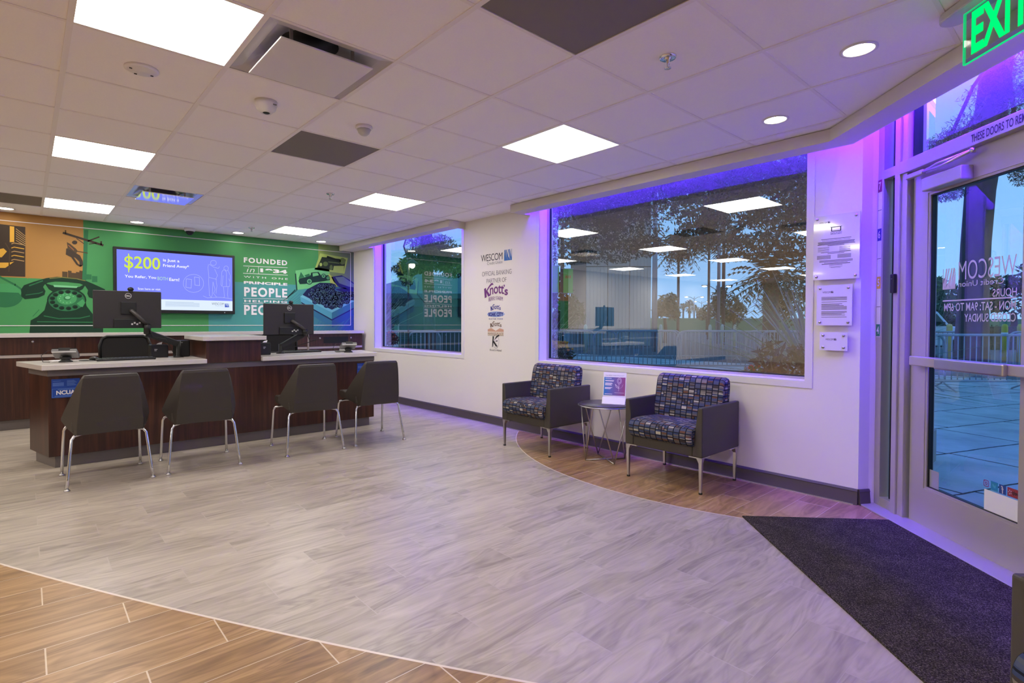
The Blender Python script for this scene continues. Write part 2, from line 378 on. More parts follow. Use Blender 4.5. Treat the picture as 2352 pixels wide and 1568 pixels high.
def glyphs(text, bold=0.0, space=1.0, shear=0.0, raw=False):
    k = (text, bold, space, shear)
    if k not in TXT:
        cu = bpy.data.curves.new('lettering', 'FONT'); cu.body = text; cu.offset = bold; cu.space_character = space; cu.shear = shear; cu.align_x = 'LEFT'; cu.resolution_u = 5
        ob = bpy.data.objects.new('lettering', cu); COL.objects.link(ob)
        dg = bpy.context.evaluated_depsgraph_get(); ev = ob.evaluated_get(dg); me = ev.to_mesh()
        V = [(v.co.x, v.co.y) for v in me.vertices]; F = [tuple(p.vertices) for p in me.polygons]
        ev.to_mesh_clear(); bpy.data.objects.remove(ob); bpy.data.curves.remove(cu)
        x0, x1 = min(v[0] for v in V), max(v[0] for v in V); y0, y1 = min(v[1] for v in V), max(v[1] for v in V)
        TXT[k] = ([((x-x0)/max(x1-x0, 1e-6), (y-y0)/max(y1-y0, 1e-6)) for x, y in V], F)
    return TXT[k]
def text(mb, s, fn, m=None, bold=0.0, space=1.0, shear=0.0):             # fn maps the unit box of the line of text to the surface
    V, F = glyphs(s, bold, space, shear); mb.add([fn(u, v) for u, v in V], F, m)
def lerp(a, b, t): return a+(b-a)*t

XW, YB, ZC = 4.21, 8.42, 2.481
GX, GY, GT = 1.9825, 1.6797, 0.6096                                      # ceiling grid origin and pitch
DP0 = Vector((4.085, 0.80, 0)); DD = Vector((-0.70711, -0.70711, 0)); DN = Vector((-0.70711, 0.70711, 0))
DOOR_ROT = math.radians(225)                                             # local x runs along the door wall, local y points outdoors
def at_door(u, v, off=0.0):
    p0 = DP0+DN*off; d = ray(u, v); t = (p0-EYE).dot(DN)/d.dot(DN); p = EYE+d*t; return (p-DP0).dot(DD), p.z
def dw(s, off, z): return DP0+DD*s+DN*off+Vector((0, 0, z))

# ================================================================== SETTING
def clip(bm, planes):
    for co, no in planes:
        bmesh.ops.bisect_plane(bm, geom=bm.verts[:]+bm.edges[:]+bm.faces[:], plane_co=co, plane_no=no, clear_outer=True)
def clipped(mb, name, m, planes):
    o = mb.build(name, m); bm = bmesh.new(); bm.from_mesh(o.data); clip(bm, planes); bm.to_mesh(o.data); bm.free(); return o
ROOM = [(Vector((4.30, 0, 0)), Vector((1, 0, 0))), (DP0-DN*0.06, -DN), (Vector((0, YB+0.02, 0)), Vector((0, 1, 0)))]
CEIL = [(Vector((4.10, 0, 0)), Vector((1, 0, 0))), (DP0+DN*0.22, -DN), ROOM[2]]
# floor
struct(clipped(MB().box((-9, -6, -0.06), (4.4, 8.6, 0)), 'floor', M['floor'], ROOM))
# ceiling: lay-in tiles, cells with fixtures left open
LIGHTS = [(i, j) for i in (1, -3, -7, -11, -15) for j in (-3, 1, 5, 9) if not (i == 1 and j == -3)]
VENTS = [(-2, 1), (-2, 7)]
RETURNS = [(-1, 3), (-1, -1), (-4, 9)]
holes = set(LIGHTS) | set(VENTS) | set(RETURNS)
def cell(i, j): return GX+i*GT, GY+j*GT
cb = MB()
for i in range(-19, 5):
    for j in range(-13, 12):
        if (i, j) in holes: continue
        x, y = cell(i, j); cb.add([(x, y, ZC+0.004), (x, y+GT, ZC+0.004), (x+GT, y+GT, ZC+0.004), (x+GT, y, ZC+0.004)], [(0, 1, 2, 3)])
struct(clipped(cb, 'ceiling', M['ceil'], CEIL))
struct(MB().box((4.10, 4.23, ZC+0.004), (4.21, 5.37, ZC+0.03)).build('ceiling_edge', M['ceil']))
tb = MB()
for i in range(-19, 6):
    x = GX+i*GT; tb.box((x-0.012, -6, ZC), (x+0.012, 8.6, ZC+0.03))
struct(clipped(tb, 'trim_1', M['tbar'], CEIL))
tb = MB()
for j in range(-13, 13):
    y = GY+j*GT; tb.box((-9, y-0.009, ZC+0.0012), (4.4, y+0.009, ZC+0.0308))
struct(clipped(tb, 'trim_2', M['tbar'], CEIL))
# plenum slab so no sky shows above the ceiling
struct(clipped(MB().box((-9.2, -6.2, 2.775), (4.4, 8.9, 2.84)), 'ceiling_slab', M['ceil'], [(Vector((4.40, 0, 0)), Vector((1, 0, 0))), (DP0-DN*0.15, -DN)]))

# window wall (x = 4.21), two openings
ZS, ZT = 0.805, 2.72
W1 = (5.43, 7.70); W2 = (1.42, 4.06)
TW = 0.21
wb = MB()
WALL_END = 1.085
def wx(y0, y1, z0, z1): wb.box((XW, y0, z0), (XW+TW, y1, z1))
wx(WALL_END, W2[0], 0, 2.775); wx(W2[1], W1[0], 0, 2.775); wx(W1[1], YB+0.2, 0, 2.775)
wx(W2[0], W2[1], 0, ZS); wx(W1[0], W1[1], 0, ZS); wx(W2[0], W2[1], ZT, 2.775); wx(W1[0], W1[1], ZT, 2.775)
struct(wb.build('wall_right', M['wall']))
# angled return of the wall beside the sidelight
pr = [(XW, WALL_END), (XW+TW, WALL_END)] 
a = dw(-0.31, 0.035, 0); b_ = dw(-0.31, -0.10, 0)
struct(MB().prism([(XW, WALL_END), (a.x, a.y), (b_.x, b_.y), (XW+TW, WALL_END)], 0, 2.775).build('wall_corner', M['wall']))
# back wall, unseen walls that close the room
struct(MB().box((-9.2, YB, 0), (XW+TW, YB+0.2, 2.775)).build('wall_back', M['wall']))
struct(MB().box((-9.2, -6.2, 0), (-9.0, YB, 2.775)).build('wall_left', mat('tan_wall', rgb(222, 212, 188), 0.7)))
c1 = dw(3.0, 0, 0)
struct(MB().box((-9.0, -6.2, 0), (c1.x, -6.0, 2.775)).build('wall_front', M['wall']))
struct(MB().box((c1.x, -6.2, 0), (c1.x+0.2, c1.y, 2.775)).build('wall_side', M['wall']))
q = [dw(0.98, 0, 0), dw(3.02, 0, 0), dw(3.02, -0.15, 0), dw(0.98, -0.15, 0)]
struct(MB().prism([(p.x, p.y) for p in q], 0, 2.775).build('wall_door', M['wall']))

# windows: white trim, dark frame, pane
def window(n, y0, y1):
    x = XW
    tr = MB(); w = 0.05
    tr.box((x-0.006, y0-w, ZS-w), (x+0.004, y0, ZT)); tr.box((x-0.006, y1, ZS-w), (x+0.004, y1+w, ZT)); tr.box((x-0.006, y0, ZS-w), (x+0.004, y1, ZS))
    o = struct(tr.build('window_%d' % n, M['trim']))
    fr = MB(); g = x+0.15
    fr.box((g-0.03, y0, ZS), (g+0.03, y0+0.022, ZT)); fr.box((g-0.03, y1-0.022, ZS), (g+0.03, y1, ZT)); fr.box((g-0.03, y0+0.022, ZS), (g+0.03, y1-0.022, ZS+0.018)); fr.box((g-0.03, y0+0.022, ZT-0.02), (g+0.03, y1-0.022, ZT))
    fr.build('window_frame', M['alu'], o)
    gs = MB()
    for yy in (y0+0.022, y1-0.03): gs.box((g-0.012, yy, ZS+0.018), (g+0.012, yy+0.008, ZT-0.02))
    gs.box((g-0.012, y0+0.03, ZS+0.018), (g+0.012, y1-0.03, ZS+0.026)); gs.build('gasket', M['gasket'], o)
    MB().add([(g, y0+0.02, ZS+0.016), (g, y0+0.02, ZT-0.018), (g, y1-0.02, ZT-0.018), (g, y1-0.02, ZS+0.016)], [(0, 1, 2, 3)]).build('pane', M['glass'], o)
    return o
window(1, *W1); window(2, *W2)

# valances (light coves) in front of the window heads
VZ = 2.40
def corner(xl, off):                               # where the line x = xl meets the line parallel to the door wall
    k = (DP0+DN*off); return (xl, xl-(k.x-k.y))
cf, ck = corner(3.95, 0.38), corner(4.118, 0.20)
cw = corner(XW, 0.0)
ef, ek = dw(3.0, 0.38, 0), dw(3.0, 0.20, 0)
struct(MB().prism([(3.95, YB), (3.95, 5.356), (XW, 5.356), (XW, 5.40), (4.118, 5.40), (4.118, YB)], VZ, ZC).build('trim_3', M['valance']))
struct(MB().prism([(4.10, 5.40), (4.118, 5.40), (4.118, YB), (4.10, YB)], ZC, 2.775).prism([(4.10, 5.356), (XW, 5.356), (XW, 5.40), (4.10, 5.40)], ZC, 2.775).prism([(4.118, 7.73), (XW, 7.73), (XW, YB), (4.118, YB)], VZ, 2.775).build('trim_8', M['valance']))
struct(MB().prism([(XW, 4.246), (3.95, 4.246), cf, (ef.x, ef.y), (ek.x, ek.y), ck, (4.118, 4.20), (XW, 4.20)], VZ, ZC).build('trim_4', M['valance']))
cj = corner(4.10, 0.218); ej = dw(3.0, 0.218, 0)
struct(MB().prism([(4.10, 4.20), cj, (ej.x, ej.y), (ek.x, ek.y), ck, (4.118, 4.20)], ZC, 2.775).prism([(4.10, 4.20), (XW, 4.20), (XW, 4.246), (4.10, 4.246)], ZC, 2.775).build('trim_9', M['valance']))
# LED strips at the top of the slot
def led(name, pts, label):
    o = MB().prism(pts, 2.757, 2.772).build(name, M['led']); return tag(o, label, 'led strip', 'violet LED strips in the coves')
led('led_strip', [(4.145, 5.44), (4.175, 5.44), (4.175, 7.70), (4.145, 7.70)], 'violet LED strip hidden behind the valance of the left window')
a1, a2 = corner(4.185, 0.025), corner(4.203, 0.007)
led('led_strip', [(4.145, WALL_END+.03), (4.175, WALL_END+.01), (4.175, 4.17), (4.145, 4.17)], 'violet LED strip hidden behind the valance of the large window')
p = [dw(-0.16, 0.155, 0), dw(-0.16, 0.125, 0), dw(2.6, 0.125, 0), dw(2.6, 0.155, 0)]
led('led_strip', [(v.x, v.y) for v in p], 'violet LED strip hidden behind the valance above the glass door')

# baseboards
def basebd(name, pts, h=0.105, t=0.013):
    mb = MB()
    for (p0, p1) in zip(pts[:-1], pts[1:]):
        p0, p1 = Vector(p0+(0,)), Vector(p1+(0,)); n = (p1-p0).normalized().cross(Vector((0, 0, 1)))
        mb.extr([p0-n*0.002, p0+n*(t+0.01), p0+n*(t+0.008)+Vector((0, 0, 0.012)), p0+n*t+Vector((0, 0, h-0.02)), p0+n*(t+0.003)+Vector((0, 0, h-0.014)), p0+n*(t-0.004)+Vector((0, 0, h)), p0-n*0.002+Vector((0, 0, h))], p1-p0)
    return struct(mb.build(name, M['base']))
basebd('baseboard_right', [(XW, WALL_END), (XW, YB)][::-1])
struct(MB().box((XW-.030, WALL_END+.02, 0), (XW-.0125, YB-.02, .007)).build('trim_10', M['satin']))
basebd('baseboard_corner', [(XW, WALL_END), (a.x, a.y)])
basebd('baseboard_back', [(XW, YB), (-9, YB)][::-1][::-1])

# ------------------------------------------------------------------ entrance: sidelight, transom, door
dr = bpy.data.objects.new('door_1', None); COL.objects.link(dr); dr.location = DP0; dr.rotation_euler = (0, 0, DOOR_ROT); struct(dr)
# local coordinates: x along the wall, -y into the room, z up
fr = MB()
fr.box((-0.31, 0.0, 0.0), (-0.255, 0.11, 2.775)); fr.box((-0.13, -0.012, 0), (-0.085, 0.11, 2.775)); fr.box((-0.085, 0.0, 0), (-0.035, 0.11, 2.775))
fr.box((0.895, 0.0, 0), (1.0, 0.11, 2.775))
fr.box((-0.255, 0.0, 2.165), (-0.13, 0.11, 2.225)); fr.box((-0.255, 0, 0), (-0.13, 0.11, 0.07)); fr.box((-0.255, 0.0, 2.72), (0.945, 0.11, 2.775))
fr.build('door_frame', M['alu'], dr, bevel=0.003)
MB().box((-0.085, -0.014, 2.150), (0.945, 0.11, 2.228)).build('transom_bar', M['alu'], dr, bevel=0.003)
MB().box((-0.05, 0.03, 2.112), (0.945, 0.10, 2.15)).build('door_stop', M['alu'], dr)
gk = MB(); gk.box((-0.215, 0.035, 0.07), (-0.203, 0.075, 2.165)); gk.box((-0.18, 0.035, 0.07), (-0.172, 0.075, 2.165)); gk.box((-0.215, 0.035, 2.225), (-0.203, 0.075, 2.72)); gk.box((-0.03, 0.03, 2.228), (-0.02, 0.08, 2.72))
gk.build('gasket', M['gasket'], dr)
MB().add([(-0.255, 0.055, 0.07), (-0.13, 0.055, 0.07), (-0.13, 0.055, 2.165), (-0.255, 0.055, 2.165)], [(0, 1, 2, 3)]).build('sidelight_pane', M['doorglass'], dr)
tp = MB().add([(-0.255, 0.055, 2.225), (-0.13, 0.055, 2.225), (-0.13, 0.055, 2.72), (-0.255, 0.055, 2.72)], [(0, 1, 2, 3)]); tp.build('transom_pane', M['glass'], dr)
MB().add([(-0.035, 0.055, 2.228), (0.945, 0.055, 2.228), (0.945, 0.055, 2.72), (-0.035, 0.055, 2.72)], [(0, 1, 2, 3)]).build('transom_pane', M['glass'], dr)
MB().box((0.945, -0.014, 2.150), (1.0, 0.0, 2.228)).build('transom_bar', M['alu'], dr)
tx = MB(); text(tx, 'THESE DOORS TO REMAIN UNLOCKED', lambda u, v: (0.462+u*0.535, -0.0155, 2.166+v*0.042), M['ink'], bold=0.012); tx.build('door_notice', M['ink'], dr)
# leaf
GL0, GL1, GB0, GB1 = .100, .728, .236, 1.992                    # daylight opening
lf = MB(); y0, y1 = 0.03, 0.075
lf.box((-.018, y0, 0.012), (GL0, y1, 2.112)); lf.box((GL1, y0, 0.012), (.885, y1, 2.112)); lf.box((GL0, y0, 0.012), (GL1, y1, GB0)); lf.box((GL0, y0, GB1), (GL1, y1, 2.112))
leaf = lf.build('door_leaf', M['alu'], dr)
bd = MB(); w = .014
for (xa, xb, za, zb) in ((GL0, GL0+w, GB0, GB1), (GL1-w, GL1, GB0, GB1), (GL0+w, GL1-w, GB0, GB0+w), (GL0+w, GL1-w, GB1-w, GB1)): bd.box((xa, y0+0.004, za), (xb, y1, zb))
bd.build('glazing_bead', M['alu'], leaf)
gg = MB(); a_, b2, c_, d_ = GL0+w, GL1-w, GB0+w, GB1-w
gg.box((a_, y0+0.012, c_), (a_+.006, y1-0.008, d_)); gg.box((b2-.006, y0+0.012, c_), (b2, y1-0.008, d_)); gg.box((a_+.006, y0+0.012, c_), (b2-.006, y1-0.008, c_+.004)); gg.box((a_+.006, y0+0.012, d_-.006), (b2-.006, y1-0.008, d_))
gg.build('gasket', M['gasket'], leaf)
GYD = 0.055
MB().add([(a_, GYD, c_), (b2, GYD, c_), (b2, GYD, d_), (a_, GYD, d_)], [(0, 1, 2, 3)]).build('pane', M['doorglass'], leaf)
# push bar
pb = MB(); pb.box((0.045, -0.028, 0.968), (0.86, 0.006, 1.024)); pb.box((0.05, 0.004, 0.974), (0.10, 0.03, 1.018)); pb.box((0.80, 0.004, 0.974), (0.86, 0.03, 1.018))
bar = pb.build('push_bar', M['alu'], dr, bevel=0.006, seg=3)
MB().box((0.275, -0.052, 0.962), (0.72, -0.026, 1.026)).build('push_pad', M['satin'], bar, bevel=0.009, seg=3)
# closer
cl = MB().box((0.136, -0.035, 1.990), (0.425, 0.03, 2.066)).build('door_closer', M['alu'], dr, bevel=0.006)
ca = MB(); ca.tube([(0.06, -0.012, 2.105), (0.25, -0.03, 2.122), (0.47, -0.012, 2.128)], 0.008, 8); ca.tube([(0.12, -0.02, 2.11), (0.30, -0.045, 2.095), (0.47, -0.012, 2.128)], 0.007, 8); ca.lathe([(0.012, -0.012), (0.012, 0.012)], (0.47, -0.012, 2.126), 12)
ca.build('closer_arm', M['satin'], cl)
MB().box((-0.01, -0.03, 2.096), (0.13, -0.002, 2.125)).build('closer_shoe', M['alu'], cl, bevel=0.006)
# threshold
struct(MB().prism([(v.x, v.y) for v in (dw(-0.31, 0.105, 0), dw(1.0, 0.105, 0), dw(1.0, -0.12, 0), dw(-0.31, -0.12, 0))], 0.0, 0.012).build('trim_5', M['alu'], bevel=0.004))
struct(MB().prism([(v.x, v.y) for v in (dw(-0.31, -0.02, 0), dw(1.0, -0.02, 0), dw(1.0, -0.3, 0), dw(-0.31, -0.3, 0))], -0.06, -0.005).build('trim_6', M['alu']))
def cs(s_, dep=.051): return 3.454-(1+dep/2.323)*(3.454-s_)
def cz(z_, dep=.051): return 1.22+(z_-1.22)*(1+dep/2.323)
# lettering on the glass, read from outdoors, so mirrored from here
vl = thing('door_lettering', 'frosted company name and opening hours reading backwards on the glass door', 'window lettering', DP0, DOOR_ROT)
gy = GYD-0.004
mb = MB(); mir = lambda x0, x1, za, zb, sl=0: (lambda u, v: (cs(x1-u*(x1-x0)), gy, cz(za+v*(zb-za))))
text(mb, 'WESCOM', mir(0.375, 0.724, 1.455, 1.555), None, bold=-0.005); text(mb, 'Credit Union', mir(0.375, 0.655, 1.418, 1.448))
mb.build('company_name', M['frost'], vl)
def logo(mb, fn, m):        # a blue square cut by slanted strokes forming a W
    mb.add([fn(*p) for p in ((0, 0), (1, 0), (1, 0.06), (0, 0.06))], [(0, 1, 2, 3)], m)
    st = [(0.0, 0.0, 0.75, 0.18), (0.16, 0.18, 0.5, 0.5)]
    polys = [[(0, .06), (.34, .06), (.0, .86)], [(.34, .06), (.40, .06), (.16, 1.0), (.08, 1.0), (.02, .9)], [(.40, .06), (.56, .30), (.32, 1.0), (.24, 1.0)],
             [(.42, .06), (.74, .06), (.58, .34)], [(.74, .06), (.80, .06), (.56, 1.0), (.46, 1.0)], [(.80, .06), (.92, .26), (.74, 1.0), (.64, 1.0)], [(.82, .06), (1, .06), (1, 1), (.96, 1.0), (.94, .3)]]
    for pl in polys: mb.add([fn(*p) for p in pl], [tuple(range(len(pl)))], m)
mb = MB(); logo(mb, mir(0.265, 0.355, 1.41, 1.525), None); mb.build('company_logo', M['frost'], vl)
mb = MB(); text(mb, 'HOURS', mir(0.592, 0.726, 1.354, 1.394), bold=0.005); text(mb, 'MON - SAT: 9AM TO 6PM', mir(0.278, 0.723, 1.288, 1.332), bold=0.01); text(mb, 'CLOSED SUNDAY', mir(0.420, 0.723, 1.230, 1.272), bold=0.01)
mb.box((cs(.268), gy-0.0005, cz(1.343)), (cs(.724), gy+0.0005, cz(1.350))); mb.build('opening_hours', M['frost'], vl)
# decals at the foot of the glass
tag(MB().box((cs(.566), gy-0.001, c_+.001), (cs(.766), gy, cz(.378))).build('paper_sheet', M['paper']), 'blank white paper taped at the bottom of the door glass', 'paper')
bpy.data.objects['paper_sheet'].location = DP0; bpy.data.objects['paper_sheet'].rotation_euler = (0, 0, DOOR_ROT)
tag(MB().box((cs(.178)+.012, gy-0.001, c_+.001), (cs(.262), gy, cz(.375))).build('clear_sticker', mat('translucent_sticker', rgb(150, 150, 158), 0.6)), 'dull grey square sticker at the lower left of the door glass', 'sticker')
bpy.data.objects['clear_sticker'].location = DP0; bpy.data.objects['clear_sticker'].rotation_euler = (0, 0, DOOR_ROT)
def decal(label, x0, x1, z0, z1, back, draw):
    x0, x1, z0, z1 = cs(x0), cs(x1), cz(z0), cz(z1)
    t = thing('social_media_decal', label, 'sticker', DP0, DOOR_ROT, 'small stickers above the taped paper')
    if back: MB().box((x0, gy-0.001, z0), (x1, gy, z1)).build('backing', back, t)
    mb = MB(); draw(mb, lambda u, v: (x1-u*(x1-x0), gy-0.002, z0+v*(z1-z0))); mb.build('symbol', None, t)
def ring2(mb, fn, c, ro, ri, m, n=20, sq=0.0):
    V = []; 
    for k in range(n):
        a = 2*PI*k/n; ca, sa = math.cos(a), math.sin(a)
        s = 1/max(abs(ca), abs(sa))**sq if sq else 1
        V += [fn(c[0]+ro*ca*s, c[1]+ro*sa*s), fn(c[0]+ri*ca*s, c[1]+ri*sa*s)]
    mb.add(V, [(2*k, 2*((k+1) % n), 2*((k+1) % n)+1, 2*k+1) for k in range(n)], m)
def disc2(mb, fn, c, r, m, n=16, ry=None): mb.add([fn(c[0]+r*math.cos(2*PI*k/n), c[1]+(ry or r)*math.sin(2*PI*k/n)) for k in range(n)], [tuple(range(n))], m)
pinkv = mat('decal_pink', rgb(136, 64, 120), 0.5); skyb = mat('decal_sky', rgb(40, 132, 180), 0.5); fbb = mat('decal_blue', rgb(34, 70, 140), 0.5); yred = mat('decal_red', rgb(150, 52, 60), 0.5)
decal('round-cornered camera outline sticker, leftmost above the taped paper', 0.558, 0.598, 0.388, 0.43, None, lambda mb, f: (ring2(mb, f, (.5, .5), .42, .32, pinkv, 24, .6), ring2(mb, f, (.5, .5), .2, .1, pinkv), disc2(mb, f, (.72, .75), .05, pinkv)))
decal('light blue square sticker beside the camera outline one', 0.604, 0.644, 0.386, 0.43, skyb, lambda mb, f: mb.add([f(*p) for p in ((.25, .3), (.5, .28), (.72, .5), (.78, .68), (.6, .72), (.45, .55), (.25, .66))], [tuple(range(7))], mat('decal_sky_pale', rgb(70, 160, 200), .5)))
decal('dark blue square sticker with a white letter f', 0.652, 0.69, 0.384, 0.428, fbb, lambda mb, f: text(mb, 'f', lambda u, v: f(.32+.36*u, .05+.85*v), M['frost'], bold=.03))
decal('red sticker with a four-letter review site name', 0.698, 0.766, 0.385, 0.428, yred, lambda mb, f: (text(mb, 'yelp', lambda u, v: f(.08+.55*u, .22+.55*v), M['ink'], bold=.02), [mb.add([f(.78+.14*math.cos(k*1.257)-.05*math.sin(k*1.257), .5+.26*math.sin(k*1.257)+.08*math.cos(k*1.257)), f(.78+.05*math.cos(k*1.257), .5+.08*math.sin(k*1.257)), f(.78+.14*math.cos(k*1.257)+.05*math.sin(k*1.257), .5+.26*math.sin(k*1.257)-.08*math.cos(k*1.257))], [(0, 1, 2)], M['frost']) for k in range(5)]))
# height strip on the frame
hs = thing('height_strip', 'white height measuring strip with coloured foot numbers beside the door', 'height strip', DP0, DOOR_ROT)
MB().box((-0.303, -0.003, 1.13), (-0.266, -0.0005, 2.17)).build('tape', M['paper'], hs)
for nn, zc, c in (('7', 2.130, rgb(140, 28, 76)), ('6', 1.808, rgb(62, 48, 160)), ('5', 1.490, rgb(228, 196, 60)), ('4', 1.174, rgb(40, 130, 92))):
    b = MB().box((-0.303, -0.0045, zc-0.040), (-0.266, -0.003, zc+0.040)).build('number_block', mat('strip_'+nn, c, 0.5), hs)
    mb = MB(); text(mb, nn, lambda u, v: (-0.296+u*0.022, -0.0052, zc-0.024+v*0.05), M['paper'], bold=0.02); mb.build('numeral', M['paper'], b)
for zc in (1.97, 1.65, 1.33): MB().box((-0.303, -0.0042, zc-0.0015), (-0.266, -0.003, zc+0.0015)).build('half_foot_mark', M['ink'], hs)
rd = thing('card_access_reader', 'small black access reader on the mullion beside the glass door', 'card reader', DP0, DOOR_ROT)
MB().box((-0.128, -0.034, 1.412), (-0.092, -0.0125, 1.532)).build('reader_body', M['black'], rd, bevel=0.005)
MB().box((-0.116, -0.036, 1.50), (-0.104, -0.034, 1.503)).build('indicator', M['mid'], rd)

# ================================================================== CEILING FIXTURES
def panel(i, j, label):
    x, y = cell(i, j); t = thing('ceiling_light', label, 'ceiling light', (x+GT/2, y+GT/2, ZC), 0, 'square lay-in ceiling lights')
    h = GT/2-0.012
    MB().add([(-h, -h, 0.003), (-h, h, 0.003), (h, h, 0.003), (h, -h, 0.003)], [(0, 1, 2, 3)]).build('diffuser', M['troffer'], t)
    fr = MB()
    for (ax, bx, ay, by) in ((-h-0.004, -h, -h, h), (h, h+0.004, -h, h), (-h-0.004, h+0.004, -h-0.004, -h), (-h-0.004, h+0.004, h, h+0.004)): fr.box((ax, ay, 0.001), (bx, by, 0.06))
    fr.box((-h, -h, 0.05), (h, h, 0.06)); fr.build('housing', M['white'], t)
PL = {(-3, 1): 'big square ceiling light at the top left, beside the steel air diffuser', (-3, 5): 'square ceiling light in the middle of the left column of lights', (-3, 9): 'square ceiling light nearest the orange part of the mural',
      (1, 1): 'bright square ceiling light nearest the large window', (1, 5): 'square ceiling light in the middle of the right column of lights', (1, 9): 'square ceiling light above the founding-date lettering, nearest the mural'}
for i, j in LIGHTS: panel(i, j, PL.get((i, j), 'square ceiling light in the far room, seen only as a window reflection'))
def aircell(i, j, label, plaque):
    x, y = cell(i, j); t = thing('air_diffuser', label, 'air vent', (x+GT/2, y+GT/2, ZC), 0, 'square plaque air diffusers')
    h = GT/2-0.012; g = 0.245
    fr = MB(); O = [(-h, -h), (h, -h), (h, h), (-h, h)]
    I = [(p[0]*g/h, p[1]*g/h) for p in O]; 
    V = [(p[0], p[1], 0.004) for p in O]+[(p[0], p[1], 0.012) for p in I]; fr.add(V, [(k, (k+1) % 4, 4+(k+1) % 4, 4+k) for k in range(4)])
    n = 32; R1 = 0.135
    V = []; 
    for k in range(n):
        a = 2*PI*k/n+PI/4; s = 1/max(abs(math.cos(a)), abs(math.sin(a)))
        V += [(g*math.cos(a)*s, g*math.sin(a)*s, 0.012), (lerp(g*math.cos(a)*s, R1*math.cos(a), .6), lerp(g*math.sin(a)*s, R1*math.sin(a), .6), 0.06), (R1*math.cos(a), R1*math.sin(a), 0.10), (R1*math.cos(a), R1*math.sin(a), 0.26)]
    fr.add(V, [(4*k+q, 4*((k+1) % n)+q, 4*((k+1) % n)+q+1, 4*k+q+1) for k in range(n) for q in range(2)], None, True)
    fr.build('vent_pan', M['satin' if not plaque else 'galvpan'], t)
    MB().lathe([(R1, 0.10), (R1, 0.26), (0.0, 0.26)], (0, 0, 0), 32).build('duct_neck', M['blacker'], t)
    MB().box((-0.222, -0.222, -0.030), (0.222, 0.222, -0.022)).build('plaque', M['white'] if plaque else M['mirror'], t, bevel=0.002)
    for sx in (-0.15, 0.15):
        for sy in (-0.15, 0.15): MB().box((sx-0.008, sy-0.002, -0.022), (sx+0.008, sy+0.002, 0.06)).build('hanger', M['satin'], t)
M['galvpan'] = mat('painted_pan', rgb(200, 194, 196), 0.28, metal=0.15)
M['mirror'] = mat('polished_plaque', (0.80, 0.80, 0.82, 1), 0.06, metal=1.0)
aircell(-2, 1, 'large square air diffuser with white plaque at the top left', True)
aircell(-2, 7, 'smaller-looking shiny air diffuser that mirrors the screen', False)
for (i, j), lb in zip(RETURNS, ('grey perforated return air panel in the middle of the ceiling', 'dark grey return air panel cut by the top edge of the photo', 'grey return air panel at the far left above the orange mural')):
    x, y = cell(i, j); h = GT/2-0.012
    o = MB().box((x+GT/2-h, y+GT/2-h, ZC+0.004), (x+GT/2+h, y+GT/2+h, ZC+0.02)).build('return_air_panel', M['return_grey']); tag(o, lb, 'air vent', 'grey return air panels')
def downlight(x, y, r, label):
    t = thing('downlight', label, 'downlight', (x, y, ZC+0.0035), 0, 'round recessed downlights')
    MB().lathe([(r*0.80, 0.001), (r*0.82, -0.005), (r, -0.004), (r, 0.001)], (0, 0, 0), 32).build('trim_ring', M['white'], t)
    MB().lathe([(0.0, -0.002), (r*0.8, -0.002)], (0, 0, 0), 32).build('lens', M['downl'], t)
downlight(2.914, 0.773, 0.076, 'round downlight nearest the exit sign'); downlight(3.529, 1.376, 0.076, 'round downlight in front of the angled wall corner')
DLY = 8.16
for x, lb in ((-0.157, 'round downlight above the far left of the mural'), (1.086, 'round downlight above the left part of the wall screen'), (2.299, 'round downlight above the right edge of the wall screen'), (3.525, 'round downlight nearest the back corner by the windows')): downlight(x, DLY, 0.085, lb)
# sprinklers
def sprinkler(x, y, label):
    t = thing('sprinkler', label, 'sprinkler', (x, y, ZC), 0, 'chrome ceiling sprinklers')
    MB().lathe([(0.02, -0.004), (0.036, -0.006), (0.04, 0.0), (0.04, 0.006)], (0, 0, 0), 24).build('escutcheon', M['chrome'], t)
    MB().lathe([(0.018, 0.0), (0.018, -0.008), (0.009, -0.012), (0.009, -0.03), (0.003, -0.034), (0.003, -0.05)], (0, 0, 0), 14).build('body', M['chrome'], t)
    mb = MB(); mb.tube([(0.010, 0, -0.012), (0.014, 0, -0.026), (0.003, 0, -0.046)], 0.0022, 6); mb.tube([(-0.010, 0, -0.012), (-0.014, 0, -0.026), (-0.003, 0, -0.046)], 0.0022, 6); mb.build('yoke', M['chrome'], t)
    MB().lathe([(0.0, -0.052), (0.016, -0.052), (0.016, -0.049), (0.0, -0.049)], (0, 0, 0), 16).build('deflector', M['chrome'], t)
sprinkler(2.316, 1.393, 'chrome sprinkler between the dark return panel and the downlights'); sprinkler(2.28, 5.053, 'small sprinkler left of the middle light of the right column'); sprinkler(2.308, 7.587, 'farthest sprinkler, near the back wall mural')
t = thing('smoke_detector', 'flat white round detector beside the biggest ceiling light', 'smoke detector', (0.452, 3.201, ZC))
MB().lathe([(0.0, -0.016), (0.03, -0.016), (0.04, -0.010), (0.062, -0.009), (0.075, -0.003), (0.075, 0.008)], (0, 0, 0), 32).build('housing', M['white'], t)
for a_ in (0.4, 2.0, 3.4): MB().box((0.05*math.cos(a_)-0.006, 0.05*math.sin(a_)-0.003, -0.013), (0.05*math.cos(a_)+0.006, 0.05*math.sin(a_)+0.003, -0.008)).build('slot', M['ink'], t)
t = thing('security_camera', 'white puck security camera with black lens on the ceiling', 'security camera', (1.056, 3.2, ZC))
MB().lathe([(0.0, -0.062), (0.03, -0.062), (0.04, -0.05), (0.052, -0.042), (0.06, -0.02), (0.062, 0.008)], (0, 0, 0), 32).build('housing', M['white'], t)
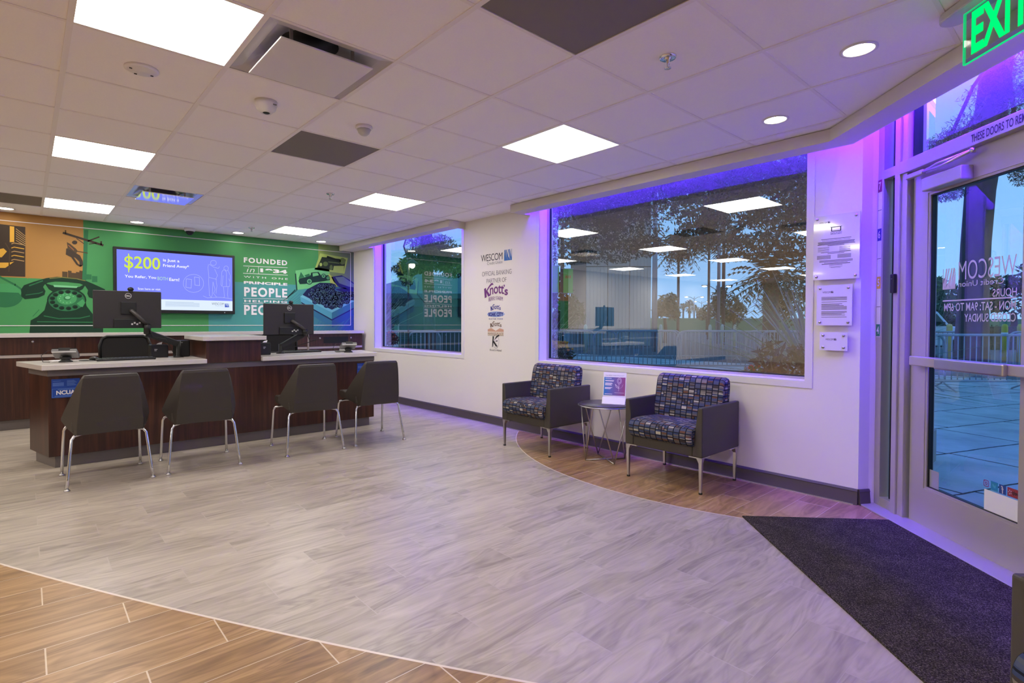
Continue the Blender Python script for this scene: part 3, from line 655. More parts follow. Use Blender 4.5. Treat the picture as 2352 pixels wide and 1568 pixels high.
MB().lathe([(0.0, -0.066), (0.012, -0.066), (0.02, -0.0625)], (0.0, -0.004, 0), 20).build('lens', M['blacker'], t)
MB().box((0.02, -0.058, -0.024), (0.04, -0.052, -0.019)).build('indicator', M['mid'], t)
t = thing('motion_sensor', 'white dome motion sensor near the grey return panel', 'motion sensor', (1.666, 3.184, ZC))
MB().lathe([(0.052, 0.008), (0.055, -0.008), (0.048, -0.016), (0.046, -0.016)], (0, 0, 0), 28).build('collar', M['white'], t)
MB().lathe([(0.0, -0.056), (0.02, -0.053), (0.036, -0.04), (0.046, -0.016)], (0, 0, 0), 10).build('faceted_lens', M['lite'], t)
t = thing('dome_camera', 'dark dome security camera hanging just in front of the mural', 'security camera', (1.695, 8.21, ZC))
MB().lathe([(0.066, 0.008), (0.066, -0.03), (0.058, -0.04), (0.055, -0.04)], (0, 0, 0), 28).build('housing', M['white'], t)
MB().lathe([(0.0, -0.09), (0.02, -0.088), (0.042, -0.068), (0.05, -0.04)], (0, 0, 0), 24).build('dome', M['blacker'], t)
# exit sign: edge-lit acrylic blade hung from the ceiling, parallel to the door wall
EO = Vector((2.826, 0.39, 0))
ex = thing('exit_sign', 'green glowing edge-lit exit sign hanging from the ceiling by the door', 'exit sign', EO, DOOR_ROT)
cp = [(-0.09+0.05*math.cos(a)+0, 0.05*math.sin(a)) for a in [PI/2+PI*k/10 for k in range(11)]]+[(0.60, -0.05), (0.60, 0.05)]
MB().prism([(x+0.04, y) for x, y in cp], ZC-0.034, ZC+0.002).build('canopy', M['lite'], ex, bevel=0.006)
m, tt, bb, nn_ = newmat('acrylic_blade', 0.05, 0.5); bb.inputs['Base Color'].default_value = (0.06, 0.16, 0.09, 1); bb.inputs['Transmission Weight'].default_value = 0.0; bb.inputs['Alpha'].default_value = 0.35
MB().box((0, -0.004, 2.246), (0.32, 0.004, 2.447)).build('blade', m, ex)
eg = MB()
for (xa, xb, za, zb) in ((-0.001, 0.0015, 2.246, 2.447), (0.3185, 0.321, 2.246, 2.447), (0, 0.32, 2.245, 2.2475), (0, 0.32, 2.4455, 2.447)): eg.box((xa, -0.005, za), (xb, 0.005, zb))
eg.build('glowing_edge', emat('exit_edge', (0.01, 0.8, 0.25, 1), 0.30), ex)
mb = MB(); text(mb, 'EXIT', lambda u, v: (0.04+u*0.25, -0.0055, 2.268+v*0.165), None, bold=0.035); mb.build('letters', M['exit_green'], ex)

# ================================================================== MURAL AND SCREEN (printed / lit flat things at their real place on the back wall)
def flat(mb, pts, y, m, layer=0):
    P = [at_y(u, v, YB) for u, v in pts]
    mb.add([(p.x, y-0.0006*layer, p.z) for p in P], [tuple(range(len(P)))], m)
class Art:                                    # draws in the frame of one close-up of the wall
    def __init__(s, sc, ox, oy, y): s.sc, s.ox, s.oy, s.y = sc, ox, oy, y
    def pt(s, x, y): p = at_y(s.ox+x*s.sc, s.oy+y*s.sc, YB); return p.x, p.z
    def poly(s, mb, pts, m, L=0):
        V = [(a_[0], s.y-0.0006*L, a_[1]) for a_ in (s.pt(*p) for p in pts)]; mb.add(V, [tuple(range(len(V)))], m)
    def ell(s, mb, c, rx, ry, m, L=0, n=24, a0=0.0): s.poly(mb, [(c[0]+rx*math.cos(2*PI*k/n)*math.cos(a0)-ry*math.sin(2*PI*k/n)*math.sin(a0), c[1]+rx*math.cos(2*PI*k/n)*math.sin(a0)+ry*math.sin(2*PI*k/n)*math.cos(a0)) for k in range(n)], m, L)
    def line(s, mb, pts, w, m, L=0):
        for (x0, y0), (x1, y1) in zip(pts[:-1], pts[1:]):
            dx, dy = x1-x0, y1-y0; l = math.hypot(dx, dy) or 1; nx, ny = -dy/l*w/2, dx/l*w/2; ex_, ey_ = dx/l*w/2*.5, dy/l*w/2*.5
            s.poly(mb, [(x0+nx-ex_, y0+ny-ey_), (x1+nx+ex_, y1+ny+ey_), (x1-nx+ex_, y1-ny+ey_), (x0-nx-ex_, y0-ny-ey_)], m, L)
    def word(s, mb, t, x0, y0, x1, y1, m, L=0, bold=0.0, sp=1.0, shear=0.0):   # x0,y0 upper left, x1,y1 lower right
        A = s.pt(x0, y0); B = s.pt(x1, y1)
        text(mb, t, lambda u, v: (lerp(A[0], B[0], u), s.y-0.0006*L, lerp(B[1], A[1], v)), m, bold, sp, shear)
def ink(name, r, g, b): return mat(name, rgb(r, g, b), 0.6, spec=0.25)
MY = YB-0.003
mural = thing('wall_mural', 'wall-wide printed mural with telephone, lineman, lettering and berry crate', 'mural')
G = dict(orange=mat('print_orange', rgb(168, 124, 66), 0.6, spec=.25, noise=.07, nscale=3), green=mat('print_green', rgb(70, 142, 84), 0.6, spec=.25, noise=.06, nscale=3),
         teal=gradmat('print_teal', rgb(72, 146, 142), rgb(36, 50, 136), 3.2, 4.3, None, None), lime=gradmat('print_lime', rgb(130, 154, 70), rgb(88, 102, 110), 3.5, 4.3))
def xz(u, v): p = at_y(u, v, YB); return p.x, p.z
xo, xt, xl = xz(192, 600)[0], xz(479, 740)[0], xz(731, 600)[0]; zo = xz(100, 640)[1]; zt = xz(600, 650)[1]
zb = 1.078
def panel_q(nm, x0, x1, z0_, z1_, m): MB().add([(x0, MY, z0_), (x1, MY, z0_), (x1, MY, z1_), (x0, MY, z1_)], [(0, 1, 2, 3)]).build(nm, m, mural)
panel_q('orange_panel', -1.0, xo, zo, ZC, G['orange']); panel_q('green_panel', xo, xl, zt, ZC, G['green']); panel_q('green_panel', -1.0, xo, zb, zo, G['green'])
MB().add([(xo, MY, zb), (xt, MY, zb), (xt, MY, zt), (xo, MY, zt)], [(0, 1, 2, 3)]).build('green_panel', G['green'], mural)
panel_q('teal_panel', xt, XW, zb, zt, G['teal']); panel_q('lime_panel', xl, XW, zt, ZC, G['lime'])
A1 = Art(480/2352, 0, 460, MY); A3 = Art(360/2352, 540, 560, MY); A2 = Art(360/2352, 240, 540, MY)
dkg, mdg, ltg, hig = ink('print_deep_green', 20, 52, 36), ink('print_mid_green', 44, 110, 70), ink('print_light_green', 70, 150, 92), ink('print_pale_green', 120, 190, 138)
mb = MB()
A1.ell(mb, (60, 1070), 200, 135, mdg, 1); A1.ell(mb, (60, 1040), 180, 105, ltg, 2); A1.poly(mb, [(-60, 1030), (210, 1040), (250, 1085), (200, 1150), (60, 1180), (-60, 1170)], mdg, 3)
A1.line(mb, [(-20, 850), (170, 950), (240, 1000)], 20, mdg, 3)
A1.poly(mb, [(330, 1500), (345, 1350), (420, 1310), (500, 1235), (530, 1130), (580, 1040), (700, 1000), (850, 1010), (950, 1090), (975, 1190), (1060, 1300), (1160, 1400), (1160, 1500)], dkg, 2)
A1.poly(mb, [(500, 930), (600, 960), (610, 975), (890, 975), (975, 930), (930, 1000), (850, 1045), (620, 1045), (550, 1000)], dkg, 3)
A1.poly(mb, [(600, 950), (880, 968), (860, 985), (610, 975)], hig, 4)
A1.poly(mb, [(238, 1000), (270, 955), (380, 915), (520, 875), (640, 860), (800, 868), (930, 890), (1050, 940), (1180, 1000), (1200, 1080), (1060, 1110), (1000, 1090), (982, 1050), (990, 1010), (960, 965), (900, 935), (760, 918), (620, 912), (540, 925), (500, 950), (485, 975), (512, 1020), (500, 1065), (430, 1095), (280, 1112), (240, 1080)], dkg, 5)
A1.line(mb, [(560, 878), (700, 866), (860, 882), (960, 905)], 9, ink('print_tan_line', 120, 120, 62), 6); A1.line(mb, [(330, 960), (400, 935), (480, 905)], 14, mdg, 6); A1.line(mb, [(290, 1065), (440, 1045), (480, 1030)], 9, mdg, 6)
A1.ell(mb, (750, 1120), 222, 135, dkg, 4); A1.ell(mb, (750, 1125), 205, 122, mdg, 5); A1.ell(mb, (752, 1105), 112, 68, ltg, 6); A1.ell(mb, (756, 1100), 42, 25, mdg, 7); A1.ell(mb, (762, 1094), 30, 17, hig, 8)
A1.poly(mb, [(862, 1160), (930, 1110), (958, 1150), (930, 1200), (905, 1195)], ltg, 6)
for k in range(11):
    a_ = math.radians(55+27.5*k); c_ = (750+165*math.cos(a_), 1122+94*math.sin(a_)); A1.ell(mb, c_, 31, 21, dkg, 7, 16); A1.ell(mb, (c_[0]+4, c_[1]+5), 22, 12, ink('print_green_black', 14, 34, 24), 8, 14)
for k in range(10):
    a_ = math.radians(60+30*k); A1.ell(mb, (752+82*math.cos(a_), 1105+48*math.sin(a_)), 6, 6, hig, 8, 8)
A1.line(mb, [(420, 1365), (1050, 1372)], 10, mdg, 4); A1.line(mb, [(495, 1300), (660, 1330), (900, 1325), (1010, 1300)], 10, mdg, 4); A1.line(mb, [(370, 1305), (440, 1230)], 8, mdg, 3)
mb.build('telephone_picture', None, mural)
mb = MB(); dko, dkb = ink('print_umber', 78, 62, 42), ink('print_dark_umber', 62, 50, 40)
A1.line(mb, [(970, 345), (948, 890)], 46, mdg, 2); A1.line(mb, [(712, 366), (1158, 505)], 24, dkb, 3); A1.line(mb, [(990, 458), (1115, 412)], 15, dkb, 3); A1.line(mb, [(862, 430), (945, 488)], 8, dkb, 3); A1.line(mb, [(1000, 492), (1085, 482)], 8, dkb, 3); A1.line(mb, [(737, 340), (737, 372)], 16, dko, 3); A1.line(mb, [(1138, 465), (1138, 500)], 18, dkb, 3)
A1.ell(mb, (840, 474), 30, 22, dkb, 4); A1.poly(mb, [(752, 470), (790, 490), (850, 540), (875, 570), (850, 605), (790, 600), (740, 590), (760, 530)], dko, 4)
A1.poly(mb, [(745, 540), (800, 560), (850, 590), (900, 620), (930, 680), (935, 730), (900, 745), (892, 690), (850, 650), (830, 640), (880, 715), (925, 738), (900, 748), (860, 725), (800, 640), (740, 610)], dkb, 5)
A1.line(mb, [(865, 572), (985, 594)], 10, dko, 5); A1.line(mb, [(770, 505), (830, 560)], 8, ink('print_rust', 160, 96, 60), 6)
for x_, y_, w_, h_ in ((700, 800, 60, 70), (765, 790, 40, 90), (805, 815, 50, 60), (855, 805, 40, 75), (893, 790, 42, 100)): A1.poly(mb, [(x_, y_+h_), (x_+w_, y_+h_+8), (x_+w_, y_+4), (x_, y_)], dko, 1)
for x_, y_, w_, h_ in ((970, 830, 60, 60), (1035, 850, 60, 70)): A1.poly(mb, [(x_, y_+h_), (x_+w_, y_+h_), (x_+w_, y_+4), (x_, y_)], mdg, 1)
mb.build('lineman_picture', None, mural)
mb = MB(); yel = ink('print_ochre', 214, 164, 62)
A1.poly(mb, [(-360, 225), (285, 300), (285, 860), (-360, 838)], dkb, 2)
A1.poly(mb, [(110, 290), (160, 296), (160, 470), (110, 470)], yel, 3)
for k in range(6): A1.line(mb, [(180, 320+k*26), (282, 400+k*22)], 6, ink('print_sand', 186, 150, 96), 3)
for k in range(5): A1.line(mb, [(130, 490+k*46), (160, 480+k*46), (270, 500+k*46)], 9, yel if k % 2 else ink('print_sand2', 176, 140, 90), 4)
A1.poly(mb, [(-60, 560), (40, 540), (78, 575), (20, 640), (-60, 640)], yel, 3); A1.poly(mb, [(-60, 700), (100, 700), (160, 690), (60, 760), (-60, 760)], yel, 3); A1.line(mb, [(60, 480), (110, 560), (100, 800)], 12, dko, 3)
A1.line(mb, [(315, 310), (310, 880)], 6, ink('print_fold', 176, 124, 60), 1)
mb.build('old_photograph', None, mural)
# right side: two old photographs, spoon, crate of berries
mb = MB(); pal = ink('print_pale_lime', 160, 182, 96); dkl = ink('print_dark_olive', 40, 52, 40); mdl = ink('print_olive', 92, 112, 64)
A3.poly(mb, [(1275, 140), (1690, 212), (1640, 448), (1190, 385)], pal, 1); A3.poly(mb, [(1302, 195), (1660, 235), (1625, 425), (1232, 350)], dkl, 2)
A3.poly(mb, [(1380, 178), (1590, 245), (1580, 275), (1370, 210)], ink('print_black_olive', 26, 34, 30), 3); A3.ell(mb, (1355, 300), 38, 34, mdl, 3); A3.poly(mb, [(1480, 330), (1635, 330), (1625, 425), (1465, 415)], pal, 3); A3.ell(mb, (1440, 355), 24, 40, mdl, 3); A3.ell(mb, (1285, 310), 20, 26, pal, 3); A3.line(mb, [(1400, 270), (1560, 290)], 14, mdl, 4); A3.ell(mb, (1610, 260), 45, 50, mdl, 3)
mb.build('house_photograph', None, mural)
mb = MB(); pg2 = ink('print_mint', 112, 190, 120); bk = ink('print_deep_teal', 22, 50, 48)
A3.poly(mb, [(905, 400), (1400, 330), (1450, 620), (925, 690)], pg2, 1); A3.poly(mb, [(1395, 440), (1460, 490), (1530, 640), (1440, 640)], ink('print_lemon', 178, 190, 92), 2); A3.line(mb, [(905, 450), (925, 690)], 18, bk, 2)
A3.poly(mb, [(950, 560), (960, 520), (1050, 500), (1130, 470), (1140, 430), (1250, 420), (1290, 475), (1400, 470), (1425, 540), (1330, 560), (1180, 580), (1050, 600), (970, 605)], bk, 3); A3.poly(mb, [(1160, 440), (1235, 432), (1255, 470), (1165, 490)], pg2, 4)
for c_, r_ in (((1112, 562), 48), ((1325, 482), 36), ((1392, 510), 30)): A3.ell(mb, c_, r_, r_, bk, 4); A3.ell(mb, c_, r_*.72, r_*.72, pg2, 5); A3.ell(mb, c_, r_*.45, r_*.45, mdg, 6)
A3.poly(mb, [(950, 520), (985, 420), (1040, 500)], mdg, 2); A3.poly(mb, [(1040, 470), (1110, 445), (1125, 480), (1060, 500)], mdg, 4)
mb.build('truck_photograph', None, mural)
mb = MB(); nv, nv2, tl1, tl2, tl3 = ink('print_navy', 26, 34, 74), ink('print_indigo', 34, 32, 110), ink('print_steel_teal', 84, 158, 178), ink('print_slate', 54, 112, 142), ink('print_blue_slate', 44, 78, 146)
A3.poly(mb, [(1440, 495), (1600, 470), (1720, 540), (1850, 640), (1850, 720), (1700, 690), (1560, 650), (1480, 570)], nv2, 2); A3.poly(mb, [(1500, 500), (1620, 490), (1760, 590), (1850, 660), (1700, 640), (1560, 590)], ink('print_grey_blue', 96, 112, 140), 3)
A3.poly(mb, [(1500, 680), (1640, 655), (1850, 750), (1850, 880), (1700, 760)], nv2, 2)
A3.line(mb, [(660, 900), (920, 700)], 10, bk, 1); A3.line(mb, [(760, 830), (900, 690)], 16, bk, 1)
for k in range(16): A3.line(mb, [(1190+k*46, 1300), (1290+k*60, 1100-k*6)], 9, tl2 if k < 9 else tl3, 1)
for k in range(9): A3.line(mb, [(780+k*30, 880+k*8), (930+k*50, 740+k*6)], 5, tl2, 1)
mb.build('table_and_spoon_picture', None, mural)
mb = MB()
A3.poly(mb, [(1010, 765), (1080, 680), (1270, 580), (1460, 590), (1500, 700), (1790, 830), (1450, 990)], nv, 3)
A3.poly(mb, [(975, 790), (1450, 1030), (1450, 1130), (985, 868)], tl1, 5); A3.poly(mb, [(1000, 900), (1450, 1150), (1450, 1252), (1010, 985)], tl2, 5); A3.poly(mb, [(985, 868), (1450, 1130), (1450, 1150), (1000, 895)], nv, 4)
A3.poly(mb, [(1450, 1030), (1800, 850), (1800, 945), (1450, 1130)], tl2, 5); A3.poly(mb, [(1450, 1150), (1790, 970), (1780, 1075), (1450, 1252)], tl3, 5); A3.poly(mb, [(1450, 1130), (1800, 945), (1795, 970), (1450, 1150)], nv2, 4)
A3.poly(mb, [(975, 790), (1010, 765), (1450, 988), (1785, 825), (1802, 850), (1450, 1030)], ink('print_rim', 110, 180, 196), 6)
mb.build('crate_picture', None, mural)
mb = MB(); dot = ink('print_berry_glint', 92, 128, 150); rr_ = random.Random(3); sp = [(1130+i_*68+(j_ % 2)*34, 640+j_*56) for j_ in range(6) for i_ in range(10)]
for (bx_, by_) in sp:
    lo = 765-(bx_-1010)*0.62 if bx_ < 1270 else 590; hi = 770+(bx_-1010)*.5 if bx_ < 1450 else 975-(bx_-1450)*.45
    if by_ < lo+20 or by_ > hi or (bx_ > 1490 and by_ < 700): continue
    A3.ell(mb, (bx_, by_), 44, 42, nv if rr_.random() < .6 else ink('print_berry', 20, 26, 58), 7, 14)
    for k in range(14):
        a_, q_ = rr_.random()*6.28, math.sqrt(rr_.random())*36; A3.ell(mb, (bx_+q_*math.cos(a_), by_+q_*math.sin(a_)), 5.5, 5, dot, 8, 6)
mb.build('berries_picture', None, mural)
# lettering
mb = MB(); WL = M['vinylwhite']
A3.word(mb, 'FOUNDED', 128, 200, 778, 325, WL, 9, .035, 1.25); A3.line(mb, [(122, 330), (782, 358)], 7, WL, 9)
A3.word(mb, 'in', 170, 350, 290, 430, WL, 9, -.012, 1.1, .25); A3.line(mb, [(348, 340), (350, 452)], 5, WL, 9); A3.word(mb, '1934', 375, 366, 778, 450, WL, 9, .05, 1.05); A3.line(mb, [(118, 440), (785, 470)], 7, WL, 9)
A3.word(mb, 'WITH ONE', 128, 478, 788, 540, WL, 9, .005, 1.5); A3.word(mb, 'PRINCIPLE', 128, 556, 782, 628, WL, 9, .045, 1.05); A3.word(mb, 'PEOPLE', 132, 645, 780, 808, WL, 9, .035, 1.2)
A3.line(mb, [(122, 818), (785, 828)], 6, WL, 9); A3.word(mb, 'HELPING', 135, 838, 778, 888, WL, 9, .03, 1.2); A3.line(mb, [(122, 890), (785, 900)], 6, WL, 9); A3.word(mb, 'PEOPLE', 132, 912, 780, 1072, WL, 9, .035, 1.2)
mb.build('founding_lettering', WL, mural, label='white slogan lettering about the founding year')
mb = MB(); x0_, x1_, zlo, zhi = -.95, xz(805, 660)[0], xz(700, 746.6)[1], xz(400, 543)[1]
for (a0, a1, b0, b1) in ((x0_, x1_, zlo-.004, zlo+.004), (x0_, x1_, zhi-.004, zhi+.004), (x1_-.008, x1_, zlo, zhi)): mb.box((a0, MY-.0075, b0), (a1, MY-.007, b1))
mb.build('border_line', WL, mural)

# wall screen
TY = YB-0.075
ts = thing('wall_screen', 'large black-framed screen showing a blue $200 referral advert on the mural wall', 'screen')
def tz(u, v): p = at_y(u, v, TY); return p.x, p.z
tx0, tz1 = tz(260, 565); tx1, tz0 = tz(540, 721)
MB().box((tx0, TY, tz0), (tx1, YB-.012, tz1)).build('housing', M['blacker'], ts, bevel=.006)
sx0, sz1, sx1, sz0 = tx0+.035, tz1-.035, tx1-.035, tz0+.045
SCREEN = 0.33                                # panel luminance against the room's exposure
def E_(name, r, g, b, s=1.0): return emat(name, rgb(r, g, b), s*SCREEN)
eb, ew, ey, ep, el = E_('screen_blue', 128, 138, 252), E_('screen_white', 222, 236, 255), E_('screen_yellow', 210, 232, 80), E_('screen_pure_white', 255, 255, 255), E_('screen_line', 190, 198, 255)
sy = TY-.001; split = sz0+(sz1-sz0)*.185
MB().add([(sx0, sy, split), (sx1, sy, split), (sx1, sy, sz1), (sx0, sy, sz1)], [(0, 1, 2, 3)]).build('display', eb, ts)
MB().add([(sx0, sy, sz0), (sx1, sy, sz0), (sx1, sy, split), (sx0, sy, split)], [(0, 1, 2, 3)]).build('display_footer', ew, ts)
class Scr(Art):
    def pt(s, x, y):                       # close-up pixels of the skewed screen -> its own rectangle
        fx = (x-172)/(1915-172); top = lerp(210, 325, fx); bot = lerp(1130, 1152, fx); fy = (y-top)/(bot-top)
        return lerp(sx0, sx1, fx), lerp(sz1, sz0, fy)
T = Scr(1, 0, 0, sy-.001)
mb = MB(); T.word(mb, '$200', 275, 305, 778, 545, ey, 1, .012); T.line(mb, [(333, 280), (333, 560)], 14, ey, 1); mb.build('offer_amount', ey, ts)
mb = MB(); T.word(mb, 'is Just a', 820, 345, 1065, 415, ep, 1, .012); T.word(mb, 'Friend Away*', 820, 425, 1210, 505, ep, 1, .012); T.word(mb, 'You Refer, You', 278, 600, 715, 665, ep, 1, .012); T.word(mb, 'Earn!', 910, 640, 1060, 695, ep, 1, .012); T.word(mb, 'Scan here or visit', 458, 795, 778, 838, ep, 1, .0); mb.build('offer_text', ep, ts)
mb = MB(); T.word(mb, 'BOTH', 738, 625, 888, 683, E_('screen_mint', 184, 226, 196), 1, .0); mb.build('offer_emphasis', None, ts)
mb = MB()
for pts in ([(1520, 430), (1508, 480), (1520, 560), (1525, 640), (1520, 660), (1530, 910), (1560, 940), (1580, 900), (1590, 700), (1625, 820), (1600, 880), (1650, 940)], [(1530, 425), (1600, 470), (1680, 490), (1700, 460)], [(1620, 500), (1665, 600), (1640, 650), (1655, 760), (1640, 880)], [(1525, 630), (1650, 660)],
            [(1770, 510), (1740, 540), (1720, 740), (1740, 770), (1760, 600)], [(1790, 500), (1815, 560), (1810, 770)], [(1840, 520), (1880, 600), (1875, 690), (1850, 650)], [(1750, 775), (1870, 770), (1880, 600)], [(1762, 780), (1780, 920), (1770, 950)], [(1840, 770), (1830, 900), (1840, 945)], [(1430, 920), (1500, 950), (1650, 940), (1770, 945), (1910, 965)]): T.line(mb, pts, 4, el, 1)
for k in range(28):
    a0, a1 = 2*PI*k/28, 2*PI*(k+1)/28
    T.line(mb, [(1280+160*math.cos(a0), 725+140*math.sin(a0)), (1280+160*math.cos(a1), 725+140*math.sin(a1))], 4, el, 1)
    T.line(mb, [(1600+48*math.cos(a0), 405+40*math.sin(a0)), (1600+48*math.cos(a1), 405+40*math.sin(a1))], 4, el, 1); T.line(mb, [(1810+38*math.cos(a0), 490+38*math.sin(a0)), (1810+38*math.cos(a1), 490+38*math.sin(a1))], 4, el, 1)
T.line(mb, [(1168, 655), (1250, 665), (1240, 800), (1160, 785), (1168, 655)], 5, el, 1); T.line(mb, [(1295, 625), (1372, 635), (1375, 760), (1300, 750), (1295, 625)], 5, el, 1)
mb.build('line_drawing', el, ts)
mb = MB(); gi = E_('screen_grey', 172, 192, 214)
for k in range(6): T.line(mb, [(850, 1012+k*13), (1370-(k == 0)*90, 1022+k*13)], 5, gi, 1)
dk = E_('screen_dark', 48, 52, 76); T.word(mb, 'WESCOM', 1568, 1022, 1770, 1062, dk, 1, -.01); T.word(mb, 'Credit Union', 1630, 1068, 1770, 1084, gi, 1)
tl = Art.pt
logo(mb, lambda u, v: (lambda q: (q[0], T.y-.0006, q[1]))(T.pt(1785+70*u, 1095-60*v)), E_('screen_logo', 60, 84, 190)); mb.build('footer_text', None, ts)
MB().ball((tx1-.14, TY-.001, tz0+.02), .004, 8).build('power_light', E_('screen_led', 230, 240, 255, 1.5), ts)

# ================================================================== TELLER DESK
dk_ = thing('teller_desk', 'long dark walnut service desk with two pale worktops', 'desk', (0, 0, 0))
YF = 5.69
body = [(0.135, YF), (3.10, YF), (3.20, 6.16), (0.02, 6.16)]
def grow(pts, d): 
    cx_, cy_ = sum(p[0] for p in pts)/len(pts), sum(p[1] for p in pts)/len(pts); return [(p[0]+(d if p[0] > cx_ else -d), p[1]+(d if p[1] > cy_ else -d)) for p in pts]
MB().prism(body, .10, .765).build('front_panel', M['walnut'], dk_, bevel=.002)
MB().prism(grow(body, .004), .765, .82).build('apron', M['apron'], dk_)
MB().prism(grow(body, -.04), 0, .10).build('toe_kick', M['apron'], dk_)
MB().prism([(.095, 5.62), (1.30, 5.62), (1.30, 6.32), (-.065, 6.32)], .82, .862).build('worktop', M['quartz'], dk_, bevel=.003)
MB().prism([(1.81, 5.62), (3.105, 5.62), (3.235, 6.25), (1.81, 6.32)], .82, .862).build('worktop', M['quartz'], dk_, bevel=.003)
rc = thing('raised_counter', 'raised walnut middle unit with pale top between the two desk stations', 'counter', (1.555, 6.0, .82))
MB().box((-.253, -.335, 0), (.253, .36, .215)).build('cabinet', M['walnut'], rc, bevel=.002)
MB().box((-.293, -.395, .215), (.29, .40, .255)).build('counter_top', M['quartz'], rc, bevel=.003)
MB().box((.12, 6.17, .0), (3.1, 6.2, .80)).build('modesty_panel', M['walnut'], dk_)
def ncua(x, label, w=.185):
    t = thing('deposit_insurance_sign', label, 'sign', (x, YF-.001, .585), 0, 'blue insurance notices on the desk front'); bl = mat('notice_blue', rgb(22, 66, 152), .5); bl2 = mat('notice_pale_blue', rgb(96, 130, 200), .5); wt = M['vinylwhite']
    MB().box((0, -.003, 0), (w, 0, .155)).build('card', bl, t)
    mb = MB(); y_ = -.0038
    def bx(a0, b0, a1, b1, m): mb.add([(a0, y_, b0), (a1, y_, b0), (a1, y_, b1), (a0, y_, b1)], [(0, 1, 2, 3)], m)
    for k in range(5): bx(.008, .098+k*.006, .08, .1015+k*.006, bl2)
    bx(.008, .137, .06, .140, bl2)
    for k in range(6): bx(.10, .098+k*.008, .165-(k % 3)*.008, .1015+k*.008, bl2)
    for a0, b0, a1, b1 in ((.004, .006, .006, .074), (.179, .006, .181, .074), (.004, .004, .181, .006), (.004, .074, .181, .076)): bx(a0, b0, a1, b1, bl2)
    bx(.04, .066, .15, .070, bl2); bx(.02, .012, .165, .016, bl2); mb.build('small_print', None, t)
    mb = MB(); text(mb, 'NCUA', lambda u, v: (.03+u*.125, y_, .025+v*.035), wt, .04); mb.build('initials', wt, t)
ncua(.156, 'blue notice with large white initials at the left end of the desk front'); ncua(2.885, 'blue notice half hidden by the rightmost desk chair')

# back counter with drawers
bc = thing('back_counter', 'long walnut credenza with pale stone top under the mural', 'counter', (0, 0, 0))
CF = 8.0
MB().box((-4.2, CF-.03, 1.033), (4.165, YB-.004, 1.077)).build('countertop', M['quartz'], bc, bevel=.003)
MB().box((-4.2, CF+.02, .11), (4.15, YB-.004, 1.033)).build('carcass', M['walnut'], bc)
MB().box((-4.2, CF+.05, 0), (4.15, YB-.004, .11)).build('toe_kick', M['apron'], bc)
MB().box((-4.2, CF+.005, .805), (4.15, CF+.022, .838)).build('finger_pull', mat('pale_laminate', rgb(176, 164, 158), .4), bc)
xs = [-4.2, -3.3, -2.4, -1.5, -.62, .44, 1.3, 2.2, 3.26, 4.15]
for k, (xa, xb) in enumerate(zip(xs[:-1], xs[1:])):
    d_ = MB().box((xa+.003, CF, .842), (xb-.003, CF+.02, 1.028)).build('drawer', M['walnut'], bc, bevel=.0015)
    if k < 8: MB().lathe([(.012, 0), (.012, -.006), (.0, -.006)], ((xa*.35+xb*.65) if k != 4 else .06, CF, .985), 14, axis='y').build('lock', M['satin'], d_)
    MB().box((xa+.003, CF, .115), (xb-.003, CF+.02, .80)).build('door', M['walnut'], bc, bevel=.0015)
last = d_
MB().box((3.49, CF-.002, .885), (3.90, CF+.001, .985)).build('open_slot', M['blacker'], bc)
for xx in (3.434, 3.95): MB().lathe([(.013, 0), (.013, -.006), (.0, -.006)], (xx, CF, .965), 14, axis='y').build('lock', M['satin'], last)
MB().box((3.235, CF-.012, .115), (3.257, CF+.02, 1.03)).build('end_panel', mat('pale_edge', rgb(150, 136, 132), .5), bc)

# ================================================================== SEATING
def make_desk_chair(label):
    t = thing('guest_chair', label, 'chair', (0, 0, 0), 0, 'guest chairs lined up at the teller desk')
    mb = MB(); SL = [(.388, .204, -.248, .214, -.215), (.425, .206, -.256, .250, -.13), (.475, .203, -.268, .282, -.03), (.495, .202, -.270, .282, -.03), (.56, .196, -.280, .264, -.08), (.65, .188, -.292, .236, -.15), (.74, .179, -.300, .206, -.22), (.805, .170, -.304, .178, -.26), (.826, .158, -.300, .166, -.27)]
    V = []
    for z, wb_, yb, ww, yf in SL:
        V += [(-wb_, yb, z), (wb_, yb, z), (ww, yf, z), (ww-.030, yf+.008, z), (wb_-.03, yb+.052, z), (-wb_+.03, yb+.052, z), (-ww+.030, yf+.008, z), (-ww, yf, z)]
    F = []
    for i in range(len(SL)-1):
        for k in range(8): F.append((i*8+k, i*8+(k+1) % 8, i*8+8+(k+1) % 8, i*8+8+k))
    n = len(SL)-1
    F += [(7, 6, 5, 4, 3, 2, 1, 0), tuple(n*8+k for k in range(8))]
    mb.add(V, F); mb.build('backrest', M['leather'], t, bevel=.008, seg=3, shade=False)
    s = MB(); P = [(-.215, .405), (.22, .425), (.262, .445), (.272, .475), (.255, .498), (.20, .505), (-.20, .485)]
    s.extr([(-.232, y, z) for y, z in P], (.464, 0, 0)); s.build('seat', M['leather'], t, bevel=.016, seg=3)
    for sx in (-1, 1):
        back = [(sx*.06, -.165, .385), (sx*.17, -.185, .388), (sx*.215, -.195, .378), (sx*.232, -.202, .352), (sx*.250, -.238, .16), (sx*.265, -.268, .006)]
        front = [(sx*.06, .19, .392), (sx*.19, .215, .394), (sx*.236, .225, .386), (sx*.250, .23, .36), (sx*.257, .248, .18), (sx*.263, .265, .006)]
        for path in (back, front):
            q = []                                                                # soften the bends
            for a_, b2 in zip(path[:-1], path[1:]):
                q += [Vector(a_).lerp(Vector(b2), w) for w in (0, .5)]
            q.append(Vector(path[-1]))
            l = MB().tube(q, .0105, 10).build('leg', M['chrome'], t)
            MB().lathe([(.0, .0), (.019, .0), (.019, .007), (.012, .014)], (path[-1][0], path[-1][1], 0), 14).build('foot_glide', M['satin'], l)
    return t
